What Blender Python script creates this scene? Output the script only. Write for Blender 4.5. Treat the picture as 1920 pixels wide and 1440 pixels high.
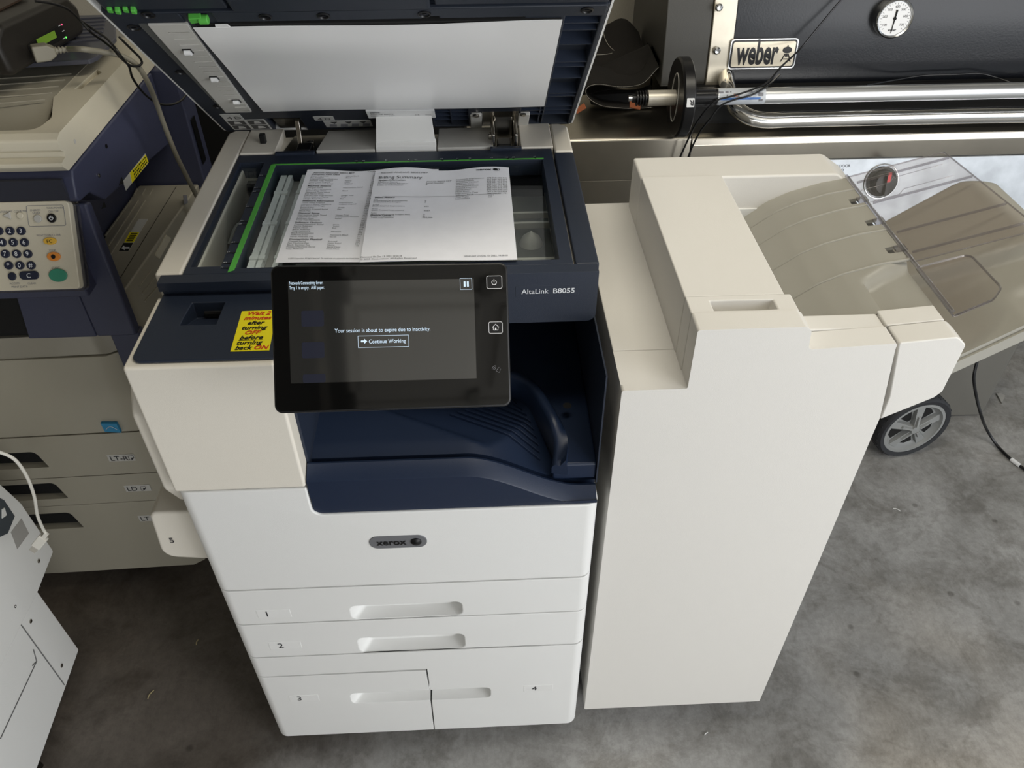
import bpy, bmesh, math, random
from mathutils import Vector, Matrix
random.seed(7)
scn = bpy.context.scene
COL = scn.collection
for o in list(bpy.data.objects): bpy.data.objects.remove(o)

# ---------------------------------------------------------------- camera
FPX, YAW, PITCH, ROLL = 1491.3, 0.0430, -0.7191, -0.0040
CAM = Vector((0.4546, -0.7819, 1.6877))
cy, sy, cp, sp, cr, sr = math.cos(YAW), math.sin(YAW), math.cos(PITCH), math.sin(PITCH), math.cos(ROLL), math.sin(ROLL)
FWD = Vector((sy*cp, cy*cp, sp)); R0 = Vector((cy, -sy, 0)); U0 = R0.cross(FWD)
RT = R0*cr + U0*sr; UP = -R0*sr + U0*cr
cam = bpy.data.cameras.new('camera'); camo = bpy.data.objects.new('camera', cam); COL.objects.link(camo)
cam.sensor_width = 36; cam.sensor_fit = 'HORIZONTAL'; cam.lens = FPX/1920*36; cam.clip_start = .01
mw = Matrix((RT, UP, -FWD)).transposed().to_4x4(); mw.translation = CAM
camo.matrix_world = mw
scn.camera = camo

# ---------------------------------------------------------------- light
scn.view_settings.view_transform = 'Standard'; scn.view_settings.look = 'None'
scn.view_settings.gamma = 1; scn.view_settings.use_curve_mapping = False
scn.view_settings.exposure = 0.04
w = bpy.data.worlds.new('world'); scn.world = w; w.use_nodes = True
wn = w.node_tree.nodes; bg = wn['Background']; bg.inputs[0].default_value = (.86, .93, 1, 1); bg.inputs[1].default_value = 0.95
def area(name, loc, target, sx, sy_, power, col):
    l = bpy.data.lights.new(name, 'AREA'); l.shape = 'RECTANGLE'; l.size = sx; l.size_y = sy_; l.energy = power; l.color = col
    o = bpy.data.objects.new(name, l); COL.objects.link(o); o.location = loc
    o.rotation_euler = (Vector(target)-Vector(loc)).to_track_quat('-Z', 'Y').to_euler(); return o
# daylight through the open garage door, in front of the machines and to the right
area('daylight_opening', (2.9, -1.8, 1.75), (.3, .3, .6), 2.0, 1.5, 50, (.97, .98, 1))
area('sunlit_driveway', (1.9, -3.3, .25), (.4, -1.2, 2.4), 2.2, .5, 34, (1, .985, .95))
area('overhead_fill', (.9, .15, 2.33), (.8, .45, 1.0), 1.2, .3, 12, (1, .94, .80))  # warm fill added overhead to brighten the machine tops

# ---------------------------------------------------------------- helpers
def ray(px, py): return RT*((px-960)/FPX) + UP*((720-py)/FPX) + FWD
def V(px, py, ax, val):
    d = ray(px, py); i = 'xyz'.index(ax); return CAM + d*((val-CAM[i])/d[i])
def frame(o, ax, ay):
    ax = Vector(ax).normalized(); ay = Vector(ay); ay = (ay-ax*ay.dot(ax)).normalized(); az = ax.cross(ay)
    m = Matrix((ax, ay, az)).transposed().to_4x4(); m.translation = Vector(o); return m
def uv(px, py, F, n=0.0):
    o = F @ Vector((0, 0, n)); az = F.to_3x3() @ Vector((0, 0, 1)); d = ray(px, py)
    p = CAM + d*((o-CAM).dot(az)/d.dot(az)); q = F.inverted() @ p; return q.x, q.y
def mat(name, col, rough=.5, metal=0, bump=0, bscale=900, spec=.5, emit=None, es=0, var=0, vscale=6, trans=0, alpha=1, coat=0, ior=1.45):
    m = bpy.data.materials.new(name); m.use_nodes = True; nt = m.node_tree; b = nt.nodes['Principled BSDF']
    b.inputs['Base Color'].default_value = (*col, 1); b.inputs['Roughness'].default_value = rough; b.inputs['Metallic'].default_value = metal
    b.inputs['Specular IOR Level'].default_value = spec; b.inputs['IOR'].default_value = ior
    if trans: b.inputs['Transmission Weight'].default_value = trans
    if alpha < 1: b.inputs['Alpha'].default_value = alpha
    if coat: b.inputs['Coat Weight'].default_value = coat; b.inputs['Coat Roughness'].default_value = .08
    if emit: b.inputs['Emission Color'].default_value = (*emit, 1); b.inputs['Emission Strength'].default_value = es
    tc = nt.nodes.new('ShaderNodeTexCoord')
    if bump:
        n = nt.nodes.new('ShaderNodeTexNoise'); n.inputs['Scale'].default_value = bscale; n.inputs['Detail'].default_value = 3
        bp = nt.nodes.new('ShaderNodeBump'); bp.inputs['Strength'].default_value = bump; bp.inputs['Distance'].default_value = .001
        nt.links.new(tc.outputs['Object'], n.inputs['Vector']); nt.links.new(n.outputs[0], bp.inputs['Height']); nt.links.new(bp.outputs[0], b.inputs['Normal'])
    if var:
        n2 = nt.nodes.new('ShaderNodeTexNoise'); n2.inputs['Scale'].default_value = vscale; n2.inputs['Detail'].default_value = 6
        rp = nt.nodes.new('ShaderNodeValToRGB'); e = rp.color_ramp.elements
        e[0].position = .3; e[1].position = .7
        e[0].color = (*[c*(1-var) for c in col], 1); e[1].color = (*[min(1, c*(1+var*.5)) for c in col], 1)
        nt.links.new(tc.outputs['Object'], n2.inputs['Vector']); nt.links.new(n2.outputs[0], rp.inputs[0]); nt.links.new(rp.outputs[0], b.inputs['Base Color'])
    return m
def glassy(name, col, tint=.85, rough=.02, refl=1.0, stripes=None):
    # thin clear sheet: transparent with a fresnel gloss
    m = bpy.data.materials.new(name); m.use_nodes = True; nt = m.node_tree; nt.nodes.clear()
    out = nt.nodes.new('ShaderNodeOutputMaterial'); mix = nt.nodes.new('ShaderNodeMixShader'); tr = nt.nodes.new('ShaderNodeBsdfTransparent')
    gl = nt.nodes.new('ShaderNodeBsdfGlossy'); lw = nt.nodes.new('ShaderNodeLayerWeight'); lw.inputs[0].default_value = .5
    fr = nt.nodes.new('ShaderNodeMath'); fr.operation = 'POWER'; fr.inputs[1].default_value = 4.0; nt.links.new(lw.outputs['Facing'], fr.inputs[0])
    mt = nt.nodes.new('ShaderNodeMath'); mt.operation = 'MULTIPLY_ADD'; mt.use_clamp = True; mt.inputs[1].default_value = refl*.9; mt.inputs[2].default_value = .045*refl
    tr.inputs[0].default_value = (*[c*tint for c in col], 1); gl.inputs['Roughness'].default_value = rough
    nt.links.new(fr.outputs[0], mt.inputs[0]); nt.links.new(mt.outputs[0], mix.inputs[0]); nt.links.new(tr.outputs[0], mix.inputs[1]); nt.links.new(gl.outputs[0], mix.inputs[2]); nt.links.new(mix.outputs[0], out.inputs[0])
    return m

def fillet(poly, rad, n=6):
    if not isinstance(rad, (list, tuple)): rad = [rad]*len(poly)
    out = []; N = len(poly)
    for i in range(N):
        p = Vector(poly[i][:2]); a = Vector(poly[i-1][:2])-p; b = Vector(poly[(i+1) % N][:2])-p; r = rad[i]
        if r <= 0: out.append(tuple(p)); continue
        la, lb = a.length, b.length; a.normalize(); b.normalize(); th = math.acos(max(-1, min(1, a.dot(b))))
        if th > 3.1: out.append(tuple(p)); continue
        t = min(r/math.tan(th/2), la*.48, lb*.48); rr = t*math.tan(th/2)
        c = p + (a+b).normalized()*(rr/math.sin(th/2)); s = p+a*t-c; e = p+b*t-c
        a0 = math.atan2(s.y, s.x); a1 = math.atan2(e.y, e.x); d = (a1-a0+math.pi) % (2*math.pi)-math.pi
        for k in range(n+1): ang = a0+d*k/n; out.append((c.x+rr*math.cos(ang), c.y+rr*math.sin(ang)))
    return out
def rect(x0, x1, y0, y1): return [(x0, y0), (x1, y0), (x1, y1), (x0, y1)]
def smooth_path(pts, k=8):
    P = [Vector(p) for p in pts]; P = [P[0]*2-P[1]]+P+[P[-1]*2-P[-2]]; out = []
    for i in range(1, len(P)-2):
        for j in range(k):
            t = j/k; a, b, c, d = P[i-1:i+3]
            out.append(.5*((2*b)+(c-a)*t+(2*a-5*b+4*c-d)*t*t+(3*b-a-3*c+d)*t**3))
    out.append(P[-2]); return out
ORG = {}
class MB:
    def __init__(s): s.bm = bmesh.new()
    def verts(s, co, M=None): return [s.bm.verts.new(M @ Vector(c) if M else Vector(c)) for c in co]
    def prism(s, poly, plane, a, b, M=None):
        f = {'xy': lambda u, v, w: (u, v, w), 'xz': lambda u, v, w: (u, w, v), 'yz': lambda u, v, w: (w, u, v)}[plane]
        A = s.verts([f(p[0], p[1], a) for p in poly], M); B = s.verts([f(p[0], p[1], b) for p in poly], M); n = len(poly)
        s.bm.faces.new(A[::-1]); s.bm.faces.new(B)
        for i in range(n): s.bm.faces.new((A[i], A[(i+1) % n], B[(i+1) % n], B[i]))
        return s
    def box(s, x0, x1, y0, y1, z0, z1, M=None): return s.prism(rect(x0, x1, y0, y1), 'xy', z0, z1, M)
    def hexa(s, c, M=None):   # 8 corners: bottom ring then top ring
        v = s.verts(c, M)
        for q in ((3, 2, 1, 0), (4, 5, 6, 7), (0, 1, 5, 4), (1, 2, 6, 5), (2, 3, 7, 6), (3, 0, 4, 7)): s.bm.faces.new([v[i] for i in q])
        return s
    def grid(s, rows, M=None, close=False):
        R = [s.verts(r, M) for r in rows]
        for a, b in zip(R, R[1:]):
            n = len(a)
            for i in range(n if close else n-1): s.bm.faces.new((a[i], a[(i+1) % n], b[(i+1) % n], b[i]))
        return R
    def sheet(s, rows, th, M=None):   # solid from a grid of rows, thickened along its normal direction th (Vector)
        th = Vector(th); A = s.grid(rows, M); B = s.grid([[Vector(p)+th for p in r] for r in rows], M)
        def strip(a, b):
            for i in range(len(a)-1): s.bm.faces.new((a[i], b[i], b[i+1], a[i+1]))
        strip(A[0], B[0]); strip(A[-1], B[-1]); strip([r[0] for r in A], [r[0] for r in B]); strip([r[-1] for r in A], [r[-1] for r in B]); return s
    def tube(s, pts, r, n=10, M=None, caps=True):
        P = [Vector(p) for p in pts]; rows = []; prev = None
        for i, p in enumerate(P):
            t = (P[min(i+1, len(P)-1)]-P[max(i-1, 0)]).normalized()
            if prev is None: prev = t.orthogonal().normalized()
            u = (prev-t*prev.dot(t)).normalized(); prev = u; v = t.cross(u); rr = r[i] if isinstance(r, (list, tuple)) else r
            rows.append([p+(u*math.cos(2*math.pi*k/n)+v*math.sin(2*math.pi*k/n))*rr for k in range(n)])
        R = s.grid(rows, M, close=True)
        if caps: s.bm.faces.new(R[0]); s.bm.faces.new(R[-1])
        return s
    def lathe(s, prof, M=None, n=32):   # profile (r, z) around local z
        rows = [[(max(r, 1e-5)*math.cos(2*math.pi*k/n), max(r, 1e-5)*math.sin(2*math.pi*k/n), z) for k in range(n)] for r, z in prof]
        R = s.grid(rows, M, close=True); s.bm.faces.new(R[0]); s.bm.faces.new(R[-1]); return s
    def build(s, name, m, parent=None, bevel=0, segs=2, smooth=True, cuts=None, angle=30, loc=None, M=None, joins=None):
        bm = s.bm
        if M: bmesh.ops.transform(bm, matrix=M, verts=bm.verts)
        bmesh.ops.recalc_face_normals(bm, faces=bm.faces)
        me = bpy.data.meshes.new(name); bm.to_mesh(me); bm.free()
        me.materials.append(m)
        if cuts or joins:
            o = bpy.data.objects.new('tmp', me); COL.objects.link(o); cs = []
            for c in (joins or [])+(cuts or []):
                bmesh.ops.recalc_face_normals(c.bm, faces=c.bm.faces)
                cm = bpy.data.meshes.new('tmpc'); c.bm.to_mesh(cm); c.bm.free(); co = bpy.data.objects.new('tmpc', cm); COL.objects.link(co); cs.append(co)
                md = o.modifiers.new('b', 'BOOLEAN'); md.operation = 'UNION' if joins and c in joins else 'DIFFERENCE'; md.object = co; md.solver = 'EXACT'
            me2 = bpy.data.meshes.new_from_object(o.evaluated_get(bpy.context.evaluated_depsgraph_get()))
            bpy.data.objects.remove(o)
            for co in cs: bpy.data.objects.remove(co)
            me = me2; me.name = name
            if not me.materials: me.materials.append(m)
        org = ORG.get(parent.name, Vector()) if parent else Vector(loc or (0, 0, 0))
        me.transform(Matrix.Translation(-org))
        o = bpy.data.objects.new(name, me); COL.objects.link(o); ORG[o.name] = org
        if parent: o.parent = parent
        else: o.location = org
        if smooth:
            for p in me.polygons: p.use_smooth = True
            if not bevel: me.set_sharp_from_angle(angle=math.radians(angle))
        if bevel:
            md = o.modifiers.new('bevel', 'BEVEL'); md.width = bevel; md.segments = segs; md.limit_method = 'ANGLE'; md.angle_limit = math.radians(angle); md.harden_normals = True
        return o
def thing(name, label, cat, loc, group=None):
    o = bpy.data.objects.new(name, None); COL.objects.link(o); o.location = loc; o.empty_display_size = .05
    ORG[o.name] = Vector(loc); o['label'] = label; o['category'] = cat
    if group: o['group'] = group
    return o
def tag(o, label, cat, group=None):
    o['label'] = label; o['category'] = cat
    if group: o['group'] = group
    return o
def lab(o, label): o['label'] = label; return o
def structure(o): o['kind'] = 'structure'; return o
def textmesh(s, bold=0, shear=0, ext=.0):
    cu = bpy.data.curves.new('t', 'FONT'); cu.body = s; cu.size = 1; cu.offset = bold; cu.shear = shear; cu.extrude = ext; cu.resolution_u = 3; cu.align_x = 'LEFT'
    o = bpy.data.objects.new('t', cu); COL.objects.link(o)
    me = bpy.data.meshes.new_from_object(o.evaluated_get(bpy.context.evaluated_depsgraph_get())); bpy.data.objects.remove(o); return me
def addtext(mb, s, F, x, y, width=None, size=None, bold=0, shear=0, align='l', lift=.0004, sy=1.0):
    """put the words s into mesh mb on frame F; x,y is the baseline start; width or size in metres"""
    me = textmesh(s, bold, shear); xs = [v.co.x for v in me.vertices]
    if not xs: return
    x0, x1 = min(xs), max(xs); k = width/(x1-x0) if width else size
    ks = size if (size and width) else k
    ox = x-(x0*k) if align == 'l' else x-(x0+x1)/2*k
    for v in me.vertices: v.co = F @ Vector((v.co.x*k+ox, v.co.y*ks*sy+y, lift))
    mb.bm.from_mesh(me); bpy.data.meshes.remove(me)
def textobj(name, items, F, m, parent, **kw):
    mb = MB()
    for it in items: addtext(mb, it[0], F, it[1], it[2], **{**kw, **(it[3] if len(it) > 3 else {})})
    bmesh.ops.solidify(mb.bm, geom=mb.bm.faces[:], thickness=-.0002) if False else None
    me = bpy.data.meshes.new(name); mb.bm.to_mesh(me); mb.bm.free(); me.materials.append(m)
    me.transform(Matrix.Translation(-ORG.get(parent.name, Vector()))); o = bpy.data.objects.new(name, me); COL.objects.link(o); o.parent = parent; ORG[o.name] = ORG[parent.name]; return o

# ---------------------------------------------------------------- materials
WARM = mat('cream_plastic', (.74, .70, .62), .42, bump=.25, bscale=1400)
WHITE = mat('white_plastic', (.78, .78, .765), .38, bump=.2, bscale=1400)
FIN = mat('finisher_plastic', (.73, .71, .67), .42, bump=.25, bscale=1400)
NAVY = mat('navy_plastic', (.017, .024, .042), .42, bump=.25, bscale=1500)
NAVY2 = mat('navy_tray_plastic', (.011, .020, .046), .36, bump=.2, bscale=1500)
LIDN = mat('lid_liner_plastic', (.018, .023, .034), .45, bump=.2, bscale=1500)
BLACK = mat('black_plastic', (.006, .006, .007), .35)
BLACKM = mat('black_matte', (.004, .004, .004), .8)
GLOSS = mat('black_gloss', (.003, .003, .003), .05, spec=.5)
STEEL = mat('steel', (.55, .52, .47), .22, 1)
DSTEEL = mat('dark_metal', (.12, .115, .1), .3, 1)
GREEN = mat('green_mark', (.09, .42, .06), .5)
MATW = mat('platen_white', (.80, .80, .80), .3, coat=.2)
PAPER = mat('paper', (.86, .87, .92), .7, var=.03, vscale=30)
INK = mat('ink', (.03, .03, .035), .6)
INKG = mat('ink_faint', (.2, .2, .22), .6)
YEL = mat('yellow_label', (.87, .75, .01), .4)
RED = mat('red_print', (.6, .05, .01), .5)
GREY = mat('grey_plastic', (.33, .32, .30), .5)
LGREY = mat('light_grey_plastic', (.50, .49, .46), .45)
GLASS = glassy('platen_glass', (.975, .995, .99), 1.0, .01, .5)
CLEAR = glassy('clear_plastic', (.97, .95, .94), .98, .05, .9)
CLEARE = glassy('clear_plastic_edge', (.84, .83, .86), .92, .15, 3.0)
TRAYG = mat('taupe_tray_plastic', (.345, .333, .292), .36, bump=.15, bscale=1200)
SCRL = mat('screen_light_text', (.3, .4, .5), .5, emit=(.72, .86, 1), es=.6)
SCRB = mat('screen_back', (.008, .008, .008), .06, spec=1.0, coat=1.0, emit=(.009, .009, .008), es=1.0)
ICON = mat('button_print', (.7, .7, .72), .4)
BADGE = mat('badge_grey', (.20, .205, .22), .3, .3)
PRINTL = mat('white_print', (.75, .77, .8), .5)

W = .62
# ================================================================ room
def concrete():
    m = bpy.data.materials.new('garage_concrete'); m.use_nodes = True; nt = m.node_tree; b = nt.nodes['Principled BSDF']; N = nt.nodes.new; L = nt.links.new
    tc = N('ShaderNodeTexCoord')
    def noise(sc, det, rough=.6, dist=0):
        n = N('ShaderNodeTexNoise'); n.inputs['Scale'].default_value = sc; n.inputs['Detail'].default_value = det; n.inputs['Roughness'].default_value = rough; n.inputs['Distortion'].default_value = dist
        L(tc.outputs['Object'], n.inputs['Vector']); return n
    def ramp(src, p0, c0, p1, c1):
        r = N('ShaderNodeValToRGB'); e = r.color_ramp.elements; e[0].position = p0; e[1].position = p1; e[0].color = (*c0, 1); e[1].color = (*c1, 1); L(src, r.inputs[0]); return r
    def mul(a, b_, f=1):
        x = N('ShaderNodeMix'); x.data_type = 'RGBA'; x.blend_type = 'MULTIPLY'; x.inputs[0].default_value = f; L(a, x.inputs[6]); L(b_, x.inputs[7]); return x
    a = ramp(noise(2.2, 8, .66, .25).outputs[0], .36, (.235, .23, .22), .66, (.40, .395, .385))
    s = ramp(noise(7, 12, .74, .45).outputs[0], .38, (.6, .585, .56), .55, (1, 1, 1))
    f = ramp(noise(60, 6, .7).outputs[0], .3, (.8, .8, .79), .6, (1.05, 1.05, 1.05))
    v = N('ShaderNodeTexVoronoi'); v.inputs['Scale'].default_value = 9; L(tc.outputs['Object'], v.inputs['Vector'])
    sp_ = ramp(v.outputs['Distance'], .05, (.35, .33, .31), .09, (1, 1, 1))
    crk = N('ShaderNodeTexVoronoi'); crk.feature = 'DISTANCE_TO_EDGE'; crk.inputs['Scale'].default_value = 1.3
    nn = noise(6, 5); mp = N('ShaderNodeMix'); mp.data_type = 'RGBA'; mp.inputs[0].default_value = .12; L(tc.outputs['Object'], mp.inputs[6]); L(nn.outputs['Color'], mp.inputs[7]); L(mp.outputs[2], crk.inputs['Vector'])
    cr_ = ramp(crk.outputs['Distance'], .0, (.55, .53, .5), .006, (1, 1, 1))
    wv = N('ShaderNodeTexWave'); wv.inputs['Scale'].default_value = 38; wv.inputs['Distortion'].default_value = 7; wv.inputs['Detail'].default_value = 3; wv.inputs['Detail Scale'].default_value = 1.5
    L(tc.outputs['Object'], wv.inputs['Vector']); wr = ramp(wv.outputs[0], .0, (.93, .93, .93), .4, (1, 1, 1))
    m1 = mul(a.outputs[0], s.outputs[0], .9); m2 = mul(m1.outputs[2], f.outputs[0]); m3 = mul(m2.outputs[2], sp_.outputs[0], .6); m4 = mul(m3.outputs[2], cr_.outputs[0], .3); m5 = mul(m4.outputs[2], wr.outputs[0], .5)
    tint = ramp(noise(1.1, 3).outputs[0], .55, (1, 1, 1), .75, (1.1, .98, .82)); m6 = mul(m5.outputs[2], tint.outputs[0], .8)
    # shade on the left side of the slab, painted into the concrete colour
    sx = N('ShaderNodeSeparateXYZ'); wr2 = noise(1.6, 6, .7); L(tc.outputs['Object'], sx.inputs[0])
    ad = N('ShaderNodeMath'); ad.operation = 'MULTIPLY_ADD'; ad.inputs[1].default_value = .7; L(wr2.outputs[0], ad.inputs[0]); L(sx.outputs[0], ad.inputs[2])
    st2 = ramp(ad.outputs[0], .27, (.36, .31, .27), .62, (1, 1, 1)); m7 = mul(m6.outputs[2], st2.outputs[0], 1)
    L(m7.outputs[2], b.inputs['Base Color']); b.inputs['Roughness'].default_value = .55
    rr = ramp(noise(5, 6).outputs[0], .4, (.38, .38, .38), .7, (.7, .7, .7)); L(rr.outputs[0], b.inputs['Roughness'])
    bp = N('ShaderNodeBump'); bp.inputs['Strength'].default_value = .25; bp.inputs['Distance'].default_value = .003; L(noise(90, 6, .7).outputs[0], bp.inputs['Height']); L(bp.outputs[0], b.inputs['Normal'])
    return m
WALL = mat('wall_plaster', (.60, .56, .47), .85, bump=.9, bscale=170)
CEIL = mat('ceiling_paint', (.16, .15, .13), .9)
DOORM = mat('garage_door_paint', (.78, .74, .66), .5, bump=.5, bscale=60)
def st(mb, name, m, **k): return structure(mb.build(name, m, **k))
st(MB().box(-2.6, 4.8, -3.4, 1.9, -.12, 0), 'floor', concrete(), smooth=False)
st(MB().box(-2.6, 4.8, 1.8, 1.95, 0, 2.75), 'wall_back', WALL, smooth=False)
st(MB().box(-2.75, -2.6, -3.4, 1.95, 0, 2.75), 'wall_left', WALL, smooth=False)
st(MB().box(-2.75, 5.0, -3.4, 1.95, 2.75, 2.85), 'ceiling', CEIL, smooth=False)
st(MB().box(-2.75, .35, -3.5, -3.4, 0, 2.75), 'wall_front_unseen', WALL, smooth=False)  # unseen wall, extended to cut ambient light from the front left
# sectional garage door, raised and lying under the ceiling
gd = bpy.data.objects.new('door_1', None); COL.objects.link(gd); structure(gd); gd.location = (1.2, -1.8, 2.4); ORG['door_1'] = Vector(gd.location)
for k in range(5):
    y0 = -3.3+k*.54; p = MB().box(.25, 3.6, y0, y0+.53, 2.4, 2.44)
    for j in range(7):
        x0 = .29+j*.47; p.box(x0, x0+.40, y0+.06, y0+.47, 2.390, 2.40)
    p.build('door_panel', DOORM, gd, bevel=.004)
t = MB()
for k in range(6):
    t.box(.25, .275, -3.3+k*.54-.02 if k else -3.3, -3.3+k*.54+.05, 2.36, 2.40); t.box(.68, .72, -3.3+k*.54-.02, -3.3+k*.54+.05, 2.385, 2.40)
t.build('door_hinge', DSTEEL, gd); MB().box(.16, .19, -3.3, .4, 2.3, 2.36).build('door_track', STEEL, gd)
# ================================================================ main machine
mfp = thing('multifunction_printer', 'large white and navy office copier, scanner lid raised, in the centre of the garage', 'copier', (.31, .32, 0))
FF = frame((0, 0, 0), (1, 0, 0), (0, 0, 1))          # front face: u = X, v = Z, normal to -Y
def fplane(y): return frame((0, y, 0), (1, 0, 0), (0, 0, 1))
FR = lambda d: fillet([(0, 0), (W, 0), (W, d), (0, d)], [.02, .02, 0, 0], 8)
def recess(x0, x1, z0, z1, d=.024, r=.012, low=0):
    c = MB(); A = fillet(rect(x0, x1, z0, z1), [0 if low else r, 0 if low else r, r, r], 5); n = len(A); cx, cz = (x0+x1)/2, (z0+z1)/2
    a = c.verts([(p[0], -.003, p[1]) for p in A]); b = c.verts([(cx+(p[0]-cx)*(1-.03/(x1-x0)*1.2), d, (z0 if low else cz)+(p[1]-(z0 if low else cz))*.8-(.002 if low else 0)) for p in A])
    c.bm.faces.new(a); c.bm.faces.new(b[::-1])
    for i in range(n): c.bm.faces.new((a[i], b[i], b[(i+1) % n], a[(i+1) % n]))
    return c
# lower cabinet and casters
MB().box(.006, W-.006, .05, .60, .055, .75).build('cabinet', WHITE, mfp, bevel=.004)
for x in (.07, .55):
    for y in (.1, .55):
        c = MB(); c.lathe([(0, -.012), (.024, -.012), (.026, -.006), (.026, .006), (.024, .012), (0, .012)], frame((x, y, .027), (0, 1, 0), (0, 0, 1)), 20); c.box(x-.016, x+.016, y-.02, y+.02, .03, .056)
        c.build('caster', BLACK, mfp)
def number(s, x, z, parent, y=-.0006, w=.006):
    pl = MB().box(x-.024, x+.033, y+.0001, .003, z-.011, z+.012).build('label_plate', WHITE, parent, bevel=.0006)
    textobj('number', [(s, x-.008, z-.006)], fplane(y), INK, parent, size=.0215)
# paper drawers
z1, z2, z3 = .5671, .4661, .3586
d1 = MB().prism(FR(.05), 'xy', z2+.0016, z1-.0012).build('drawer', WHITE, mfp, bevel=.0018, cuts=[recess(.207, .403, .4705, .5115)]); lab(d1, 'upper thin paper drawer numbered 1'); number('1', .075, .498, d1)
d2 = MB().prism(FR(.05), 'xy', z3+.0016, z2-.0012).build('drawer', WHITE, mfp, bevel=.0018, cuts=[recess(.207, .403, z3+.004, .411)]); lab(d2, 'second thin paper drawer numbered 2'); number('2', .075, .397, d2)
d4 = MB().prism(FR(.05), 'xy', .05, z3-.0012)
cutl = MB().prism([(-.1, .03), (.3235, .03), (.3265, .2), (.3255, .2945), (-.1, .2905)], 'xz', -.1, .2)
d4 = d4.build('drawer', WHITE, mfp, bevel=.0018, cuts=[cutl, recess(.167, .446, .174, .2155)]); lab(d4, 'large lower right paper drawer numbered 4'); number('4', .533, .203, d4)
d3 = MB().prism(FR(.05), 'xy', .05, .2885).build('drawer', WHITE, mfp, bevel=.0018, cuts=[MB().prism([(.3215, .03), (.7, .03), (.7, .32), (.3225, .32), (.3235, .2)], 'xz', -.1, .2), recess(.167, .446, .174, .2155)]); lab(d3, 'large lower left paper drawer numbered 3'); number('3', .075, .205, d3)
# front door with a step cut for the output bay
nz = .753
step = MB().prism(fillet([(.1885, .9), (.1885, nz), (.9, nz), (.9, .9)], [0, .016, 0, 0]), 'xz', -.1, .3)
door = MB().prism(FR(.05), 'xy', z1+.0016, .8135).build('front_door', WHITE, mfp, bevel=.003, segs=3, cuts=[step])
bd = MB(); bd.prism(fillet(rect(.264, .354, .668, .6975), .0147, 8), 'xz', -.0016, .002); bd = bd.build('badge', BADGE, mfp, bevel=.0006)
lab(bd, 'grey oval badge with dark lettering')
textobj('lettering', [('xerox', .275, .6775, dict(width=.047, bold=.02))], fplane(-.0022), BLACK, bd)
g = MB(); g.lathe([(0, 0), (.0085, 0), (.0085, .0015), (.006, .0035), (0, .0045)], fplane(-.0016) @ Matrix.Translation((.337, .6828, 0)), 24); g.build('globe_emblem', BLACK, bd)
g = MB()
for a0 in (0, 2.1, 4.2): g.tube([Vector((.337+.006*(.3+.1*k)*math.cos(a0+k*.28), -.0052+.0004*k, .6828+.006*(.3+.1*k)*math.sin(a0+k*.28))) for k in range(7)], .0006, 6)
g.build('emblem_lines', LGREY, bd)
# upper left column
col = MB().prism([(0, .8152), (0, 1.049), (.154, 1.049), (.154, .987), (.6, .987), (.6, .8152)], 'yz', 0, .1885).build('upper_cover', WARM, mfp, bevel=.010, segs=4, angle=50, cuts=[MB().box(.035, .11, .06, .145, 1.015, 1.2)])
lab(col, 'tall cream cover at the upper left')
usbcut = MB().hexa([(.052, .083, 1.046), (.098, .083, 1.046), (.098, .131, 1.028), (.055, .131, 1.028), (.050, .080, 1.07), (.100, .080, 1.07), (.100, .134, 1.07), (.055, .134, 1.07)])
ctop = MB().prism(fillet(rect(.009, .1905, .0075, .156), [.014, .004, 0, 0], 6), 'xy', 1.0495, 1.0535).build('side_console', NAVY, mfp, bevel=.0015, joins=[MB().box(.036, .109, .061, .144, 1.016, 1.0515)], cuts=[usbcut])
lab(ctop, 'navy console top beside the screen')
u_ = MB().box(.068, .092, .128, .1336, 1.0305, 1.0395).box(.0685, .0915, .1270, .1290, 1.032, 1.038).build('usb_port', BLACKM, ctop)
# yellow notice
stk = MB().hexa([(.131, .0215, 1.0535), (.180, .0215, 1.0535), (.1745, .1095, 1.0535), (.1275, .1085, 1.0535), (.131, .0215, 1.0541), (.180, .0215, 1.0541), (.1745, .1095, 1.0541), (.1275, .1085, 1.0541)]).build('warning_sticker', YEL, ctop)
lab(stk, 'yellow sticker telling to wait two minutes')
TS = frame((0, 0, 1.0543), (1, 0, 0), (0, 1, 0)); ln = ['Wait 2', 'minutes', 'after', 'turning', 'OFF', 'before', 'turning', 'back']; red = []; blk = []
for i, s in enumerate(ln):
    y = .0985-i*.01065; it = (s, .1525+(-.0055 if s == 'back' else 0), y, dict(size=.0112, bold=.028, shear=.25, align='c')); (red if s in ('Wait 2', 'minutes', 'OFF') else blk).append(it)
red.append(('ON', .1695, .0985-7*.01065, dict(size=.0112, bold=.028, shear=.25, align='c')))
for it_ in red: textobj('red_words', [it_], TS, RED, stk)
for it_ in blk: textobj('black_words', [it_], TS, BLACKM, stk)
MB().box(.137, .168, .0985-5*.01065-.0022, .0985-5*.01065-.0014, 1.0541, 1.0545).build('underline', BLACKM, stk)

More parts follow.
